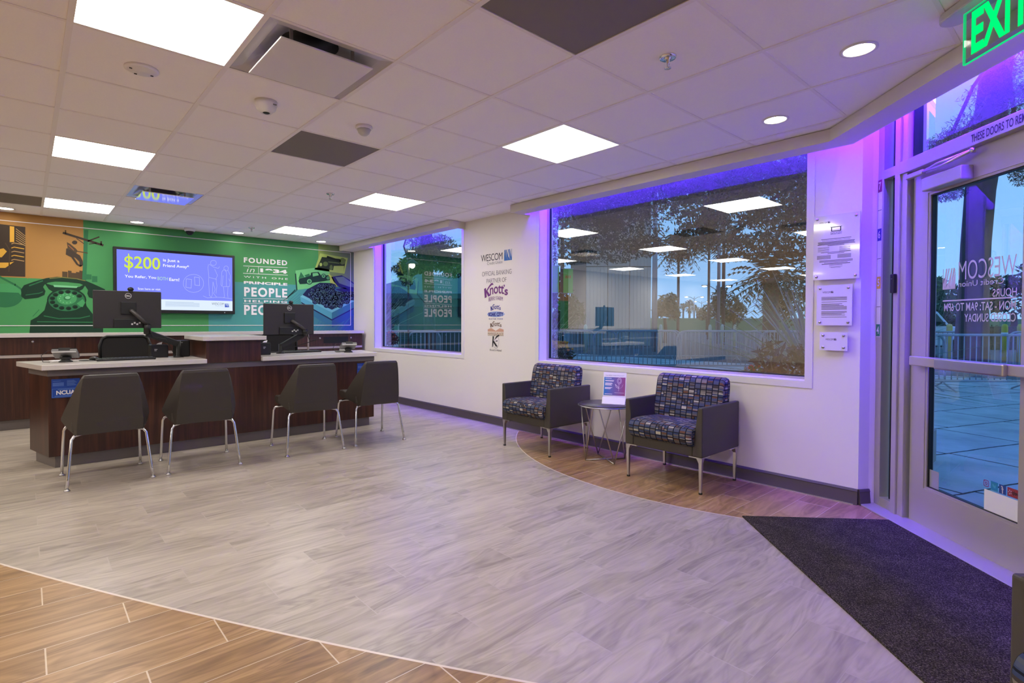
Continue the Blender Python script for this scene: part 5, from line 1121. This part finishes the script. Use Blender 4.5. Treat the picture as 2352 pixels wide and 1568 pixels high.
# crowd barriers
def make_barrier(label):
    t = thing('crowd_barrier', label, 'barrier', (0, 0, 0), 0, 'steel crowd barriers outside'); w, h, b_ = 1.08, 1.03, .18; R_ = .20
    path = [(-w, 0, b_), (-w, 0, h-R_)]+[(-w+R_-R_*math.cos(a_), 0, h-R_+R_*math.sin(a_)) for a_ in (PI/8, PI/4, 3*PI/8, PI/2)]+[(w-R_+R_*math.sin(a_), 0, h-R_+R_*math.cos(a_)) for a_ in (0, PI/8, PI/4, 3*PI/8, PI/2)]+[(w, 0, b_)]
    MB().tube(path, .024, 8, closed=True).build('outer_frame', M['galv'], t)
    mb = MB()
    for k in range(1, 19):
        x = -w+2*w*k/19; mb.tube([(x, 0, b_), (x, 0, h-.01-(max(0, R_-(w-abs(x)))**2/(2*R_) if w-abs(x) < R_ else 0))], .010, 5)
    mb.build('upright_bars', M['galv'], t)
    for x in (-w+.3, w-.3): MB().tube([(x, -.30, .0), (x, -.28, .02), (x, -.05, b_*.7), (x, 0, b_), (x, .05, b_*.7), (x, .28, .02), (x, .30, 0)], .016, 6).build('foot', M['galv'], t)
    return t
def line_dir(u0, d0, u1, d1): a_, b2 = gxy(u0, d0), gxy(u1, d1); return math.atan2(b2.y-a_.y, b2.x-a_.x)
fwd_rot = math.atan2(RT.y, RT.x)
BAR = [(1270, 13.5, 4, 'near row of steel barriers, first unit at the left side of the large window'), (1462, 13.4, 2, 'near row of steel barriers, second unit from the left in the large window'), (1655, 13.3, 0, 'near row of steel barriers below the thin palm trunks'), (1850, 13.2, -2, 'near row of steel barriers behind the burgundy shrub'),
       (1340, 18, 0, 'middle row of steel barriers, in front of the beige building'), (1490, 18, 0, 'middle row of steel barriers at the foot of the pale lamp pole'), (1640, 18, 0, 'middle row of steel barriers, below the dark slim poles'), (1790, 18, 0, 'middle row of steel barriers, in front of the date palm'),
       (925, 15.5, 8, 'steel barrier in front of the kiosk, left unit in the small window'), (1030, 14.6, 10, 'steel barrier in front of the kiosk, right unit in the small window'),
       (2045, 10.0, 3, 'steel barrier beyond the sidelight'), (2265, 9.9, 0, 'steel barrier in front of the big tree trunk, seen through the door'), (2150, 13.5, -3, 'farther steel barrier seen through the door, in front of the pickup'), (2420, 13.5, -3, 'farther steel barrier seen through the door, right of the big tree trunk')]
first = None
for u, d, rot, lb in BAR:
    p = gxy(u, d, -.02 if d < 14 else -.075)
    if first is None: first = make_barrier(lb); o = first
    else: o = dup(first, lb)
    o.location = p; o.rotation_euler = (0, 0, fwd_rot+math.radians(rot))
# beige panelled building
bl = thing('office_building', 'tall beige building with vertical wall panels behind the barriers', 'building', gxy(1330, 30, -.075), fwd_rot)
bw = mat('building_panels', rgb(186, 180, 168), .8)
for k in range(3):
    for z0_, z1_ in ((0, 4.4), (4.45, 9)):
        mb = MB(); mb.box((.4+k*1.22, .03, z0_), (1.58+k*1.22, 6, z1_))
        for q in range(6): mb.box((.42+k*1.22+q*.195, 0, z0_), (.42+k*1.22+q*.195+.15, .03, z1_))
        mb.build('wall_panel', bw, bl)
MB().box((.38, .10, -.05), (4.04, 5.9, 8.9)).build('core', mat('panel_joint', rgb(96, 92, 88), .9), bl)
# kiosk with pitched green roof
kd = 21; kc = gxy(1005, kd, -.075)
ks = thing('kiosk', 'dark green kiosk with a pitched awning roof behind the small window', 'kiosk', kc, fwd_rot)
kg, kg2 = mat('kiosk_green', rgb(52, 92, 84), .7), mat('kiosk_roof', rgb(96, 132, 122), .7)
MB().box((-1.5, 0, 0), (1.6, 3, 2.2)).build('wall', kg, ks); mb = MB()
mb.add([(-3.0, -1.0, 2.35), (2.4, -1.0, 2.35), (2.4, 4, 2.35), (-3.0, 4, 2.35), (-.9, 1.0, 3.25), (.9, 1.0, 3.25), (.9, 2.2, 3.25), (-.9, 2.2, 3.25)], [(0, 1, 5, 4), (1, 2, 6, 5), (2, 3, 7, 6), (3, 0, 4, 7), (4, 5, 6, 7), (3, 2, 1, 0)]); mb.build('roof', kg2, ks)
MB().box((-3.02, -1.02, 2.18), (2.42, 4.02, 2.36)).build('fascia', kg, ks)
for x in (-2.8, 2.3): MB().box((x-.06, -.9, 0), (x+.06, -.78, 2.2)).build('post', kg, ks)
MB().box((-1.2, -.02, .9), (1.3, 0, 1.9)).build('service_hatch', mat('hatch_dark', rgb(34, 44, 44), .5), ks)
tree('broadleaf_tree', 'dark dense tree behind the green banners', gxy(1285, 26, -.075), 1.5, crown([(1285, 690, 45, 50), (1262, 650, 40, 40), (1310, 720, 40, 40), (1270, 740, 50, 26)], 26), 420, .17, .15, M['leaf'], 'trees beyond the barriers', 12)
# street furniture
def lamp(u, d, vtop, heads, label, arm=1.2):
    b = gxy(u, d, -.075); ztop = at_d(u, vtop, d).z; t = thing('street_lamp', label, 'street lamp', b, fwd_rot, 'street lamps outside'); h = ztop-b.z
    MB().tube([(0, 0, 0), (0, 0, h)], .09, 8, radii=[.10, .06]).build('pole', M['galv'], t)
    for sx in heads:
        MB().tube([(0, 0, h-.5), (sx*arm*.5, 0, h-.08), (sx*arm, 0, h)], .045, 6).build('arm', M['galv'], t)
        l = MB().box((sx*arm-.3, -.12, h-.03), (sx*arm+.3, .12, h+.07)).build('lamp_head', M['grey'], t); MB().ball((sx*arm, 0, h-.06), (.26, .14, .09), 10).build('bulb', emat('street_bulb', (1, .97, .9, 1), 9), l)
lamp(1645, 62, 656, (-1, 1), 'double street lamp right of the pale lamp pole, higher of the far lamps', 1.4); lamp(1594, 95, 681, (-1, 1), 'small double street lamp above the far palms', 1.4); lamp(1611, 120, 692, (-1, 1), 'farthest tiny street lamp above the berm', 1.4)
t = thing('lamp_pole', 'pale grey lamp pole right of the beige building', 'pole', gxy(1503, 24, -.075)); MB().tube([(0, 0, 0), (0, 0, 9)], .12, 10, radii=[.13, .09]).build('shaft', M['galv'], t)
t = thing('utility_pole', 'dark slim pole, right one of the close pair', 'pole', gxy(1661, 32, -.075)); MB().tube([(0, 0, 0), (0, 0, 12)], .10, 8).build('shaft', M['palmbark'], t)
t = thing('utility_pole', 'greyish slim pole, left one of the close pair', 'pole', gxy(1650, 33, -.075)); MB().tube([(0, 0, 0), (0, 0, 12)], .10, 8).build('shaft', M['galv'], t)
t = thing('garden_lantern', 'glowing warm lantern on a curved arm post in front of the kiosk', 'lantern', gxy(938, 14, -.02), fwd_rot)
zl = at_d(946, 610, 14).z+.02
MB().tube([(0, 0, 0), (0, 0, zl+.15), (-.12, 0, zl+.5), (-.05, 0, zl+.75), (.12, 0, zl+.62), (.10, 0, zl+.2)], .025, 8).build('post', M['grey'], t); MB().lathe([(.0, .18), (.16, .06), (.17, .04), (.0, .04)], (.10, 0, zl), 16).build('shade', M['grey'], t); MB().ball((.10, 0, zl), .07, 12).build('bulb', emat('lantern_bulb', (1, .86, .6, 1), 16), t)
# palms with slim trunks
def palm(u, d, vcrown, rcrown, label, nfr=26, tr=.16, cat='palm tree', seed=1):
    b = gxy(u, d, -.075); h = at_d(u, vcrown, d).z-b.z; t = thing('palm_tree', label, 'tree', b, 0, 'palm trees outside'); rnd = random.Random(seed)
    MB().tube([(0, 0, 0), (.08, .03, h*.5), (0, 0, h)], tr, 8, radii=[tr*1.1, tr, tr*.9]).build('trunk', M['palmbark'], t); mb = MB(); R_ = rcrown*px(d)
    for k in range(nfr):
        a_ = 2.399*k; el_ = rnd.uniform(-.9, 1.2); dv = Vector((math.cos(a_)*math.cos(el_), math.sin(a_)*math.cos(el_), math.sin(el_)))
        p0_ = Vector((0, 0, h)); p1_ = p0_+dv*R_*.6; p2_ = p0_+dv*R_+Vector((0, 0, -R_*.35)); sd = dv.cross(Vector((0, 0, 1))).normalized()*R_*.10
        for j in range(7):
            w = (j+1)/7; c_ = p0_.lerp(p1_, w).lerp(p1_.lerp(p2_, w), w)
            for sg in (-1, 1): tip = c_+sd*sg*2.2+dv*R_*.12-Vector((0, 0, R_*.10)); mb.add([c_, c_+dv*R_*.06, tip], [(0, 1, 2)])
        mb.add([p0_+sd*.15, p1_+sd*.12, p2_, p1_-sd*.12, p0_-sd*.15], [(0, 1, 2, 3, 4)])
    if rcrown < 15: foliage(mb, (0, 0, h), (R_*.9, R_*.9, R_*.8), 90, R_*.28, rnd)
    mb.build('fronds', M['leaf'], t); return t
palm(1557, 40, 570, 50, 'slim palm with shaggy crown right of the pale lamp pole', 90, .10, seed=2); palm(1627, 42, 535, 55, 'slim palm with shaggy crown just left of the pole pair', 90, .10, seed=3)
palm(1770, 22, 640, 95, 'broad date palm at the right side of the large window', 64, .32, seed=4)
for k, (u, v, r_) in enumerate(((1569, 704, 10), (1583, 697, 11), (1594, 705, 9), (1584, 713, 9), (1601, 712, 9))): palm(u, 130, v, r_, 'tiny far palm on the horizon, %s of the cluster' % ('leftmost', 'tallest', 'fourth from the left', 'lowest in the middle', 'rightmost')[k], 30, .22, seed=10+k)
# trees
tree('broadleaf_tree', 'leafy tree right of the pale lamp pole with sky showing through', gxy(1528, 34, -.075), 1.6, crown([(1528, 702, 26, 26), (1540, 690, 20, 18), (1515, 712, 20, 20), (1545, 716, 20, 18)], 34), 260, .16, .12, M['leaf2'], 'trees beyond the barriers', 3)
tree('broadleaf_tree', 'tall dark tree below the double street lamp', gxy(1650, 52, -.075), 2, crown([(1650, 690, 20, 28), (1645, 712, 22, 24), (1658, 674, 12, 14)], 52), 260, .22, .15, M['leaf'], 'trees beyond the barriers', 4)
tree('broadleaf_tree', 'round dark tree left of the date palm', gxy(1686, 50, -.075), 2, crown([(1682, 705, 24, 28), (1694, 718, 24, 24), (1672, 722, 20, 18)], 50), 260, .22, .15, M['leaf'], 'trees beyond the barriers', 5)
tree('broadleaf_tree', 'dark tree behind the first slim palm trunk from the right', gxy(1624, 58, -.075), 2, crown([(1625, 716, 16, 18), (1612, 722, 12, 14)], 58), 200, .22, .15, M['leaf'], 'trees beyond the barriers', 6)
tree('broadleaf_tree', 'wide dark tree behind the date palm', gxy(1840, 42, -.075), 2.2, crown([(1840, 660, 55, 60), (1790, 700, 45, 40), (1880, 690, 50, 50)], 42), 420, .25, .2, M['leaf'], 'trees beyond the barriers', 7)
tree('broadleaf_tree', 'bushy tree left of the big trunk through the door', gxy(2160, 30, -.075), 2, crown([(2165, 690, 45, 45), (2140, 710, 40, 50), (2185, 725, 40, 35), (2150, 660, 25, 25)], 30), 420, .2, .18, M['leaf'], 'trees beyond the barriers', 8)
tree('broadleaf_tree', 'spreading tree right of the big trunk through the door', gxy(2330, 34, -.075), 2, crown([(2310, 655, 50, 22), (2345, 680, 60, 50), (2290, 690, 25, 30), (2380, 640, 50, 50)], 34), 420, .2, .18, M['leaf'], 'trees beyond the barriers', 9)
tree('broadleaf_tree', 'low dark tree behind the left side of the kiosk', gxy(900, 36, -.075), 1.2, crown([(900, 712, 30, 26), (870, 705, 30, 34), (925, 715, 26, 24), (890, 735, 50, 14)], 36), 420, .2, .15, M['leaf'], 'trees beyond the barriers', 13)
tree('broadleaf_tree', 'dark tree behind the kiosk roof', gxy(985, 34, -.075), 3, crown([(960, 600, 40, 30), (1000, 585, 40, 35), (940, 625, 30, 25), (1040, 600, 40, 40)], 34), 380, .22, .2, M['leaf'], 'trees beyond the barriers', 10)
# the big pine beside the entrance, its boughs hang over both windows
pb_ = gxy(2222, 12.5, -.03)
pt = thing('pine_tree', 'huge pine with a thick leaning trunk outside the glass door', 'tree', pb_)
def pl(u, v, d): return at_d(u, v, d)-pb_
MB().tube([pl(2230, 830, 12.5), pl(2231, 800, 12.5), pl(2235, 690, 12.5), pl(2241, 560, 12.5), pl(2251, 440, 12.5), pl(2266, 330, 12.4), pl(2290, 150, 12.2), pl(2315, -60, 12.0)], .4, 14, radii=[.34, .32, .28, .275, .28, .30, .28, .27]).build('trunk', M['bark'], pt)
rp_ = random.Random(21)
mb = MB()
for (u, v, d, rx, rz, n_) in ((2175, 445, 11.5, 38, 18, 150), (2345, 395, 11.5, 22, 35, 120), (2215, 330, 11, 60, 14, 160), (2330, 235, 11, 40, 40, 240), (2290, 190, 11, 30, 30, 130), (2180, 320, 11, 45, 16, 120), (2345, 330, 10.5, 30, 14, 90), (2240, 300, 11, 40, 12, 120), (2160, 340, 11.5, 60, 22, 130), (2215, 290, 11.2, 40, 30, 90), (2250, 220, 11, 40, 30, 60), (2330, 180, 10.8, 40, 50, 150), (2200, 345, 11.5, 80, 14, 160)):
    foliage(mb, pl(u, v, d), (rx*px(d), rx*px(d), rz*px(d)), n_*6, .045, rp_, None, .3, .5)
for (u, v, d, rx, rz) in ((2310, -80, 12, 260, 120), (2420, 60, 12, 160, 90), (2200, 40, 12, 120, 60)): foliage(mb, pl(u, v, d), (rx*px(d), rx*px(d), rz*px(d)), 1500, .08, rp_, None, .3, .6)
mb.build('foliage', M['pine'], pt)
for (u0, v0, u1_, v1_, d) in ((2285, 200, 2150, 440, 11.8), (2300, 60, 2345, 390, 11.5), (2290, 120, 2180, 320, 11.5)): MB().tube([pl(u0, v0, 12.2), pl((u0+u1_)/2, (v0+v1_)/2-20, d), pl(u1_, v1_, d)], .04, 6).build('branch', M['bark'], pt)
ob = gxy(1905, 9.5, -.03)
po = thing('pine_tree', 'dark pine whose boughs hang across the top of the large window', 'tree', ob)
pl2 = lambda u, v, d: at_d(u, v, d)-ob
MB().tube([pl2(1905, 880, 9.5), pl2(1900, 600, 9.5), pl2(1890, 300, 9.5), pl2(1880, 60, 9.5)], .2, 10, radii=[.24, .2, .16, .10]).build('trunk', M['bark'], po)
mb = MB()
CAN = ((1300, 430, 11.5, 110, 60), (1420, 450, 11, 110, 70), (1330, 520, 12, 90, 50), (1440, 530, 11.5, 80, 50), (1300, 580, 12, 60, 30), (1400, 580, 12, 80, 26), (1490, 565, 11.5, 45, 26), (1480, 400, 10.5, 90, 40), (1600, 470, 10, 70, 50), (1590, 540, 10.5, 40, 30), (1690, 480, 9.5, 70, 50), (1650, 555, 10, 60, 24),
       (1740, 560, 9, 60, 26), (1790, 500, 9, 60, 44), (1830, 570, 9, 45, 30), (1850, 480, 9, 50, 60), (1720, 420, 9.5, 80, 36), (1600, 410, 10, 80, 30), (1560, 585, 10.5, 34, 16), (1700, 590, 9.3, 50, 10), (1830, 420, 9, 60, 40), (1350, 470, 11, 120, 40), (1500, 440, 11, 110, 40), (1650, 420, 10, 110, 40), (1780, 400, 9, 110, 40), (1450, 410, 10, 120, 36), (1860, 300, 9.5, 150, 90), (1700, 320, 10, 130, 60), (1880, 150, 9.5, 130, 90), (1500, 330, 10.5, 140, 50))
for (u, v, d, rx, rz) in CAN: foliage(mb, pl2(u, v, d), (rx*px(d), rx*px(d)*1.2, rz*px(d)), int(rx*rz*.46), .044, rp_, None, .35, 1.1)
mb.build('foliage', M['pine'], po)
for (u1_, v1_) in ((1560, 500), (1660, 560), (1760, 590), (1420, 440)): MB().tube([pl2(1895, 380, 9.5), pl2((1895+u1_)/2, (400+v1_)/2-25, 9.4), pl2(u1_, v1_, 9.6)], .03, 6).build('branch', M['bark'], po)
oc = gxy(985, 16.2, -.03)
pc = thing('pine_tree', 'pine with drooping boughs above the kiosk', 'tree', oc); pl3 = lambda u, v, d: at_d(u, v, d)-oc
MB().tube([pl3(990, 830, 16.2), pl3(985, 700, 16.2), pl3(978, 500, 16.2)], .18, 8).build('trunk', M['bark'], pc); mb = MB()
for (u, v, rx, rz, n_) in ((950, 610, 40, 18, 160), (1000, 600, 50, 28, 260), (1040, 615, 34, 24, 160), (920, 618, 24, 10, 60), (935, 640, 18, 18, 80), (990, 560, 60, 26, 240), (880, 590, 6, 14, 40)): foliage(mb, pl3(u, v, 16), (rx*px(16), rx*px(16), rz*px(16)), n_*5, .055, rp_, None, .4, .8)
mb.build('foliage', M['pine'], pc)
# yuccas close to the windows
def yucca(base, label, n, L0, seed, lean=(0, 0)):
    t = thing('yucca_plant', label, 'plant', base, 0, 'spiky yuccas by the windows'); rnd = random.Random(seed); mb = MB()
    for k in range(n):
        a_ = rnd.uniform(0, 6.28); el_ = rnd.uniform(.05, 1.35); L = L0*rnd.uniform(.75, 1.15); dv = Vector((.42*math.cos(a_)*math.cos(el_)+lean[0], math.sin(a_)*math.cos(el_)+lean[1], math.sin(el_))).normalized(); sd = dv.cross(Vector((rnd.uniform(-.3, .3), rnd.uniform(-.3, .3), 1))).normalized()*.011; p1_ = dv*L*.55; p2_ = dv*L+Vector((0, 0, -.10*L*math.cos(el_))); nz = dv.cross(sd).normalized()*.004
        O_ = Vector((0, 0, .38))
        mb.add([O_-sd, O_+nz, O_+sd, O_+p1_-sd*.9, O_+p1_+nz, O_+p1_+sd*.9, O_+p2_], [(0, 1, 4, 3), (1, 2, 5, 4), (3, 4, 6), (4, 5, 6)])
    mb.build('blades', M['yucca'], t); MB().tube([(0, 0, -.05), (0, 0, .42)], .07, 10).build('stem', M['palmbark'], t)
pyu = at_x(1885, 800, 5.35); yucca((5.35, pyu.y, -.02+.25), 'spiky yucca at the right edge of the large window', 150, 1.25, 5)
pyu = at_x(1228, 800, 5.6); yucca((5.6, pyu.y, .25), 'spiky yucca at the left edge of the large window', 80, 1.0, 6)
pyu = at_x(838, 800, 5.9); yucca((5.9, pyu.y, .22), 'spiky yucca at the left edge of the small window', 150, 1.75, 8)
# planting beds and flowering plants under the windows
struct(MB().box((4.46, 1.0, -.05), (6.2, 9.2, .26)).build('trim_7', mat('planter_concrete', rgb(150, 148, 144), .9, noise=.1, nscale=8)))
def shrub(name, label, cat, u, v, x, r, n, sz, ml, mf=None, nf=0, seed=1, group=None):
    c = at_x(u, v, x); t = thing(name, label, cat, (c.x, c.y, .26), 0, group); rnd = random.Random(seed); mb = MB(); hz = max(c.z-.26, .05)
    foliage(mb, (0, 0, hz), (r*.7, r, max(r*.6, .06)), n, sz, rnd); mb.build('leaves', ml, t)
    for k in range(5): a_ = k*1.257; MB().tube([(0, 0, -.03), (.04*math.cos(a_), .05*math.sin(a_), hz*.5), (r*.4*math.cos(a_), r*.5*math.sin(a_), hz)], .006, 5).build('stem', M['palmbark'], t)
    if mf:
        mb = MB()
        for k in range(nf): p = Vector((rnd.uniform(-.6, .6)*r, rnd.uniform(-.9, .9)*r, hz+rnd.uniform(.2, .62)*r)); mb.ball(p, rnd.uniform(.014, .022), 6)
        mb.build('blooms', mf, t)
shrub('burgundy_shrub', 'dark burgundy-leaved shrub low in the right corner of the large window', 'plant', 1800, 825, 4.85, .26, 260, .045, M['burg'], None, 0, 3)
shrub('burgundy_shrub', 'small burgundy shrub behind the yellow flowers', 'plant', 1262, 782, 5.3, .14, 90, .04, M['burg'], None, 0, 4)
shrub('flowering_plant', 'mustard yellow chrysanthemum at the left corner of the large window', 'plant', 1268, 806, 5.1, .20, 120, .03, M['leaf2'], M['mum'], 110, 5)
shrub('flowering_plant', 'green plant with a few yellow flowers beside the chrysanthemum', 'plant', 1300, 812, 4.95, .13, 160, .03, M['leaf'], M['mum'], 5, 6)
shrub('flowering_plant', 'low plant with small orange-red flowers at the bottom right of the large window', 'plant', 1732, 855, 4.8, .10, 60, .035, M['leaf2'], M['redf'], 5, 7)
shrub('flowering_plant', 'dark plant with orange flowers low in the small window', 'plant', 895, 778, 5.6, .24, 200, .05, M['burg'], M['redf'], 16, 8)
# banners on a pole (plain green)
bp_ = gxy(1291, 19, -.075); t = thing('banner_pole', 'pole carrying two green banners near the beige building', 'pole', bp_, fwd_rot); MB().tube([(0, 0, 0), (0, 0, 4.6)], .07, 8).build('shaft', M['grey'], t)
for k, (u0, u1_, v0, v1_, lb) in enumerate(((1262, 1284, 610, 672, 'left plain green banner on the pole'), (1294, 1316, 617, 673, 'right green banner with a faded orange emblem on the pole'))):
    a_, b2 = at_d(u0, v0, 18.9), at_d(u1_, v1_, 18.9); b = thing('banner', lb, 'banner', (a_.x, a_.y, b2.z), fwd_rot, 'green banners on the pole'); w_ = (u1_-u0)*px(18.9); h_ = a_.z-b2.z
    MB().box((0, -.006, 0), (w_, .006, h_)).build('cloth', mat('banner_green', rgb(128, 196, 92), .8), b)
    for zz in (0, h_): MB().tube([(-.03-.05*k, 0, zz), (w_+.03+.06*(1-k), 0, zz)], .012, 6).build('rod', M['galv'], b)
    if k: mb = MB(); [mb.add([(w_*.2+q*.07, -.008, h_*.62), (w_*.2+q*.07+.05, -.008, h_*.60), (w_*.2+q*.07+.06, -.008, h_*.72), (w_*.2+q*.07+.02, -.008, h_*.74)], [(0, 1, 2, 3)]) for q in range(3)]; mb.build('emblem', mat('banner_orange', rgb(214, 120, 50), .8), b)
# pickup behind the barriers (through the door)
pc_ = gxy(2078, 21, -.075); tk = thing('pickup_truck', 'white pickup parked behind the barriers left of the big trunk', 'car', pc_, fwd_rot)
tw = mat('truck_white', rgb(214, 218, 222), .3, coat=.5)
prof = [(-2.7, .45), (-2.7, 1.12), (-.75, 1.12), (-.55, 1.75), (.55, 1.75), (1.05, 1.2), (1.95, 1.12), (2.1, 1.02), (2.15, .5), (1.85, .45), (1.8, .62), (1.6, .78), (1.3, .78), (1.1, .62), (1.05, .45), (-1.3, .45), (-1.35, .62), (-1.55, .78), (-1.85, .78), (-2.05, .62), (-2.1, .45)]
MB().extr([(x, -.9, z) for x, z in prof], (0, 1.8, 0)).build('body', tw, tk, bevel=.05, seg=3)
mb = MB(); mb.add([(-.42, -.905, 1.2), (.9, -.905, 1.2), (.5, -.905, 1.66), (-.42, -.905, 1.66)], [(0, 1, 2, 3)]); mb.build('side_window', mat('truck_glass', rgb(30, 40, 48), .1), tk)
MB().add([(.60, -.8, 1.72), (1.09, -.8, 1.22), (1.09, .8, 1.22), (.60, .8, 1.72)], [(0, 1, 2, 3)]).build('windscreen', MATS['truck_glass'], tk)
for x in (1.45, -1.7): 
    for sy in (-.86, .66): w_ = MB().lathe([(0, 0), (.30, 0), (.34, .04), (.34, .16), (.30, .2), (0, .2)], (x, sy, .34), 20, axis='y').build('wheel', M['blacker'], tk); MB().lathe([(0, -.01), (.18, -.01), (.2, .02)], (x, sy, .34), 14, axis='y').build('hubcap', M['lite'], w_)
MB().box((.55, -1.05, 1.22), (.72, -.9, 1.36)).build('door_mirror', M['black'], tk, bevel=.02); MB().box((2.1, -.85, .8), (2.165, -.5, .98)).build('headlamp', M['lite'], tk)
# bollards
bm_ = mat('bollard_yellow', rgb(214, 190, 60), .6)
BO = [(2181, 18, 'yellow bollard in front of the pickup'), (2308, 18, 'yellow bollard right of the big tree trunk'), (2344, 18, 'yellow bollard at the right edge of the door glass')]
b0 = None
for u, d, lb in BO:
    if b0 is None: b0 = thing('bollard', lb, 'bollard', gxy(u, d, -.075), 0, 'yellow bollards'); MB().lathe([(.085, 0), (.085, 1.2), (.06, 1.27), (0, 1.29)], (0, 0, 0), 16).build('post', bm_, b0); MB().lathe([(.088, .9), (.088, 1.0)], (0, 0, 0), 16).build('band', M['white'], b0)
    else: dup(b0, lb, gxy(u, d, -.075))
w0 = None
for k, (u, d, lb) in enumerate(((1345, 23, 'pale green bollard in front of the beige building'), (1518, 26, 'pale bollard right of the pale lamp pole'), (1631, 26, 'pale bollard below the slim palm'), (1659, 26, 'pale bollard below the pole pair'), (1688, 26, 'pale bollard left of the date palm'), (918, 24, 'pale bollard left of the kiosk'), (990, 19.5, 'pale bollard below the slogan reflection'))):
    if w0 is None: w0 = thing('bollard', lb, 'bollard', gxy(u, d, -.075), 0, 'pale bollards'); MB().lathe([(.08, 0), (.08, 1.1), (.05, 1.2), (0, 1.22)], (0, 0, 0), 14).build('post', mat('bollard_pale', rgb(196, 204, 176), .6), w0)
    else: dup(w0, lb, gxy(u, d, -.075))
# grass berm and hedge
gb = MB(); a_, b2 = gxy(900, 70, -.1), gxy(2500, 70, -.1); dirb = (b2-a_); nb = Vector((f0.x, f0.y, 0))
gb.extr([a_-dirb*.6, a_-dirb*.6+nb*6+Vector((0, 0, 1.9)), a_-dirb*.6+nb*30+Vector((0, 0, 2.2)), a_-dirb*.6+nb*40], dirb*2.2); struct(gb.build('hill', M['grass']))
hb_ = gxy(2330, 27, -.075); hd = thing('hedge', 'clipped green hedge right of the big trunk through the door', 'hedge', hb_, fwd_rot); rnd = random.Random(4); mb = MB(); mb.box((-1.5, -.5, 0), (3, .5, 1.15)); mb.build('core', M['leaf'], hd)
mb = MB()
for k in range(900): p = Vector((rnd.uniform(-1.55, 3.05), rnd.choice((-.5, rnd.uniform(-.5, .5))), rnd.uniform(0, 1.2))); q = Vector((rnd.uniform(-1, 1), rnd.uniform(-1, 0), rnd.uniform(-1, 1))).normalized()*.07; s_ = q.cross(Vector((0, .3, 1))).normalized()*.03; mb.add([p-q, p-s_, p+q, p+s_], [(0, 1, 2, 3)])
mb.build('leaves', M['leaf2'], hd)
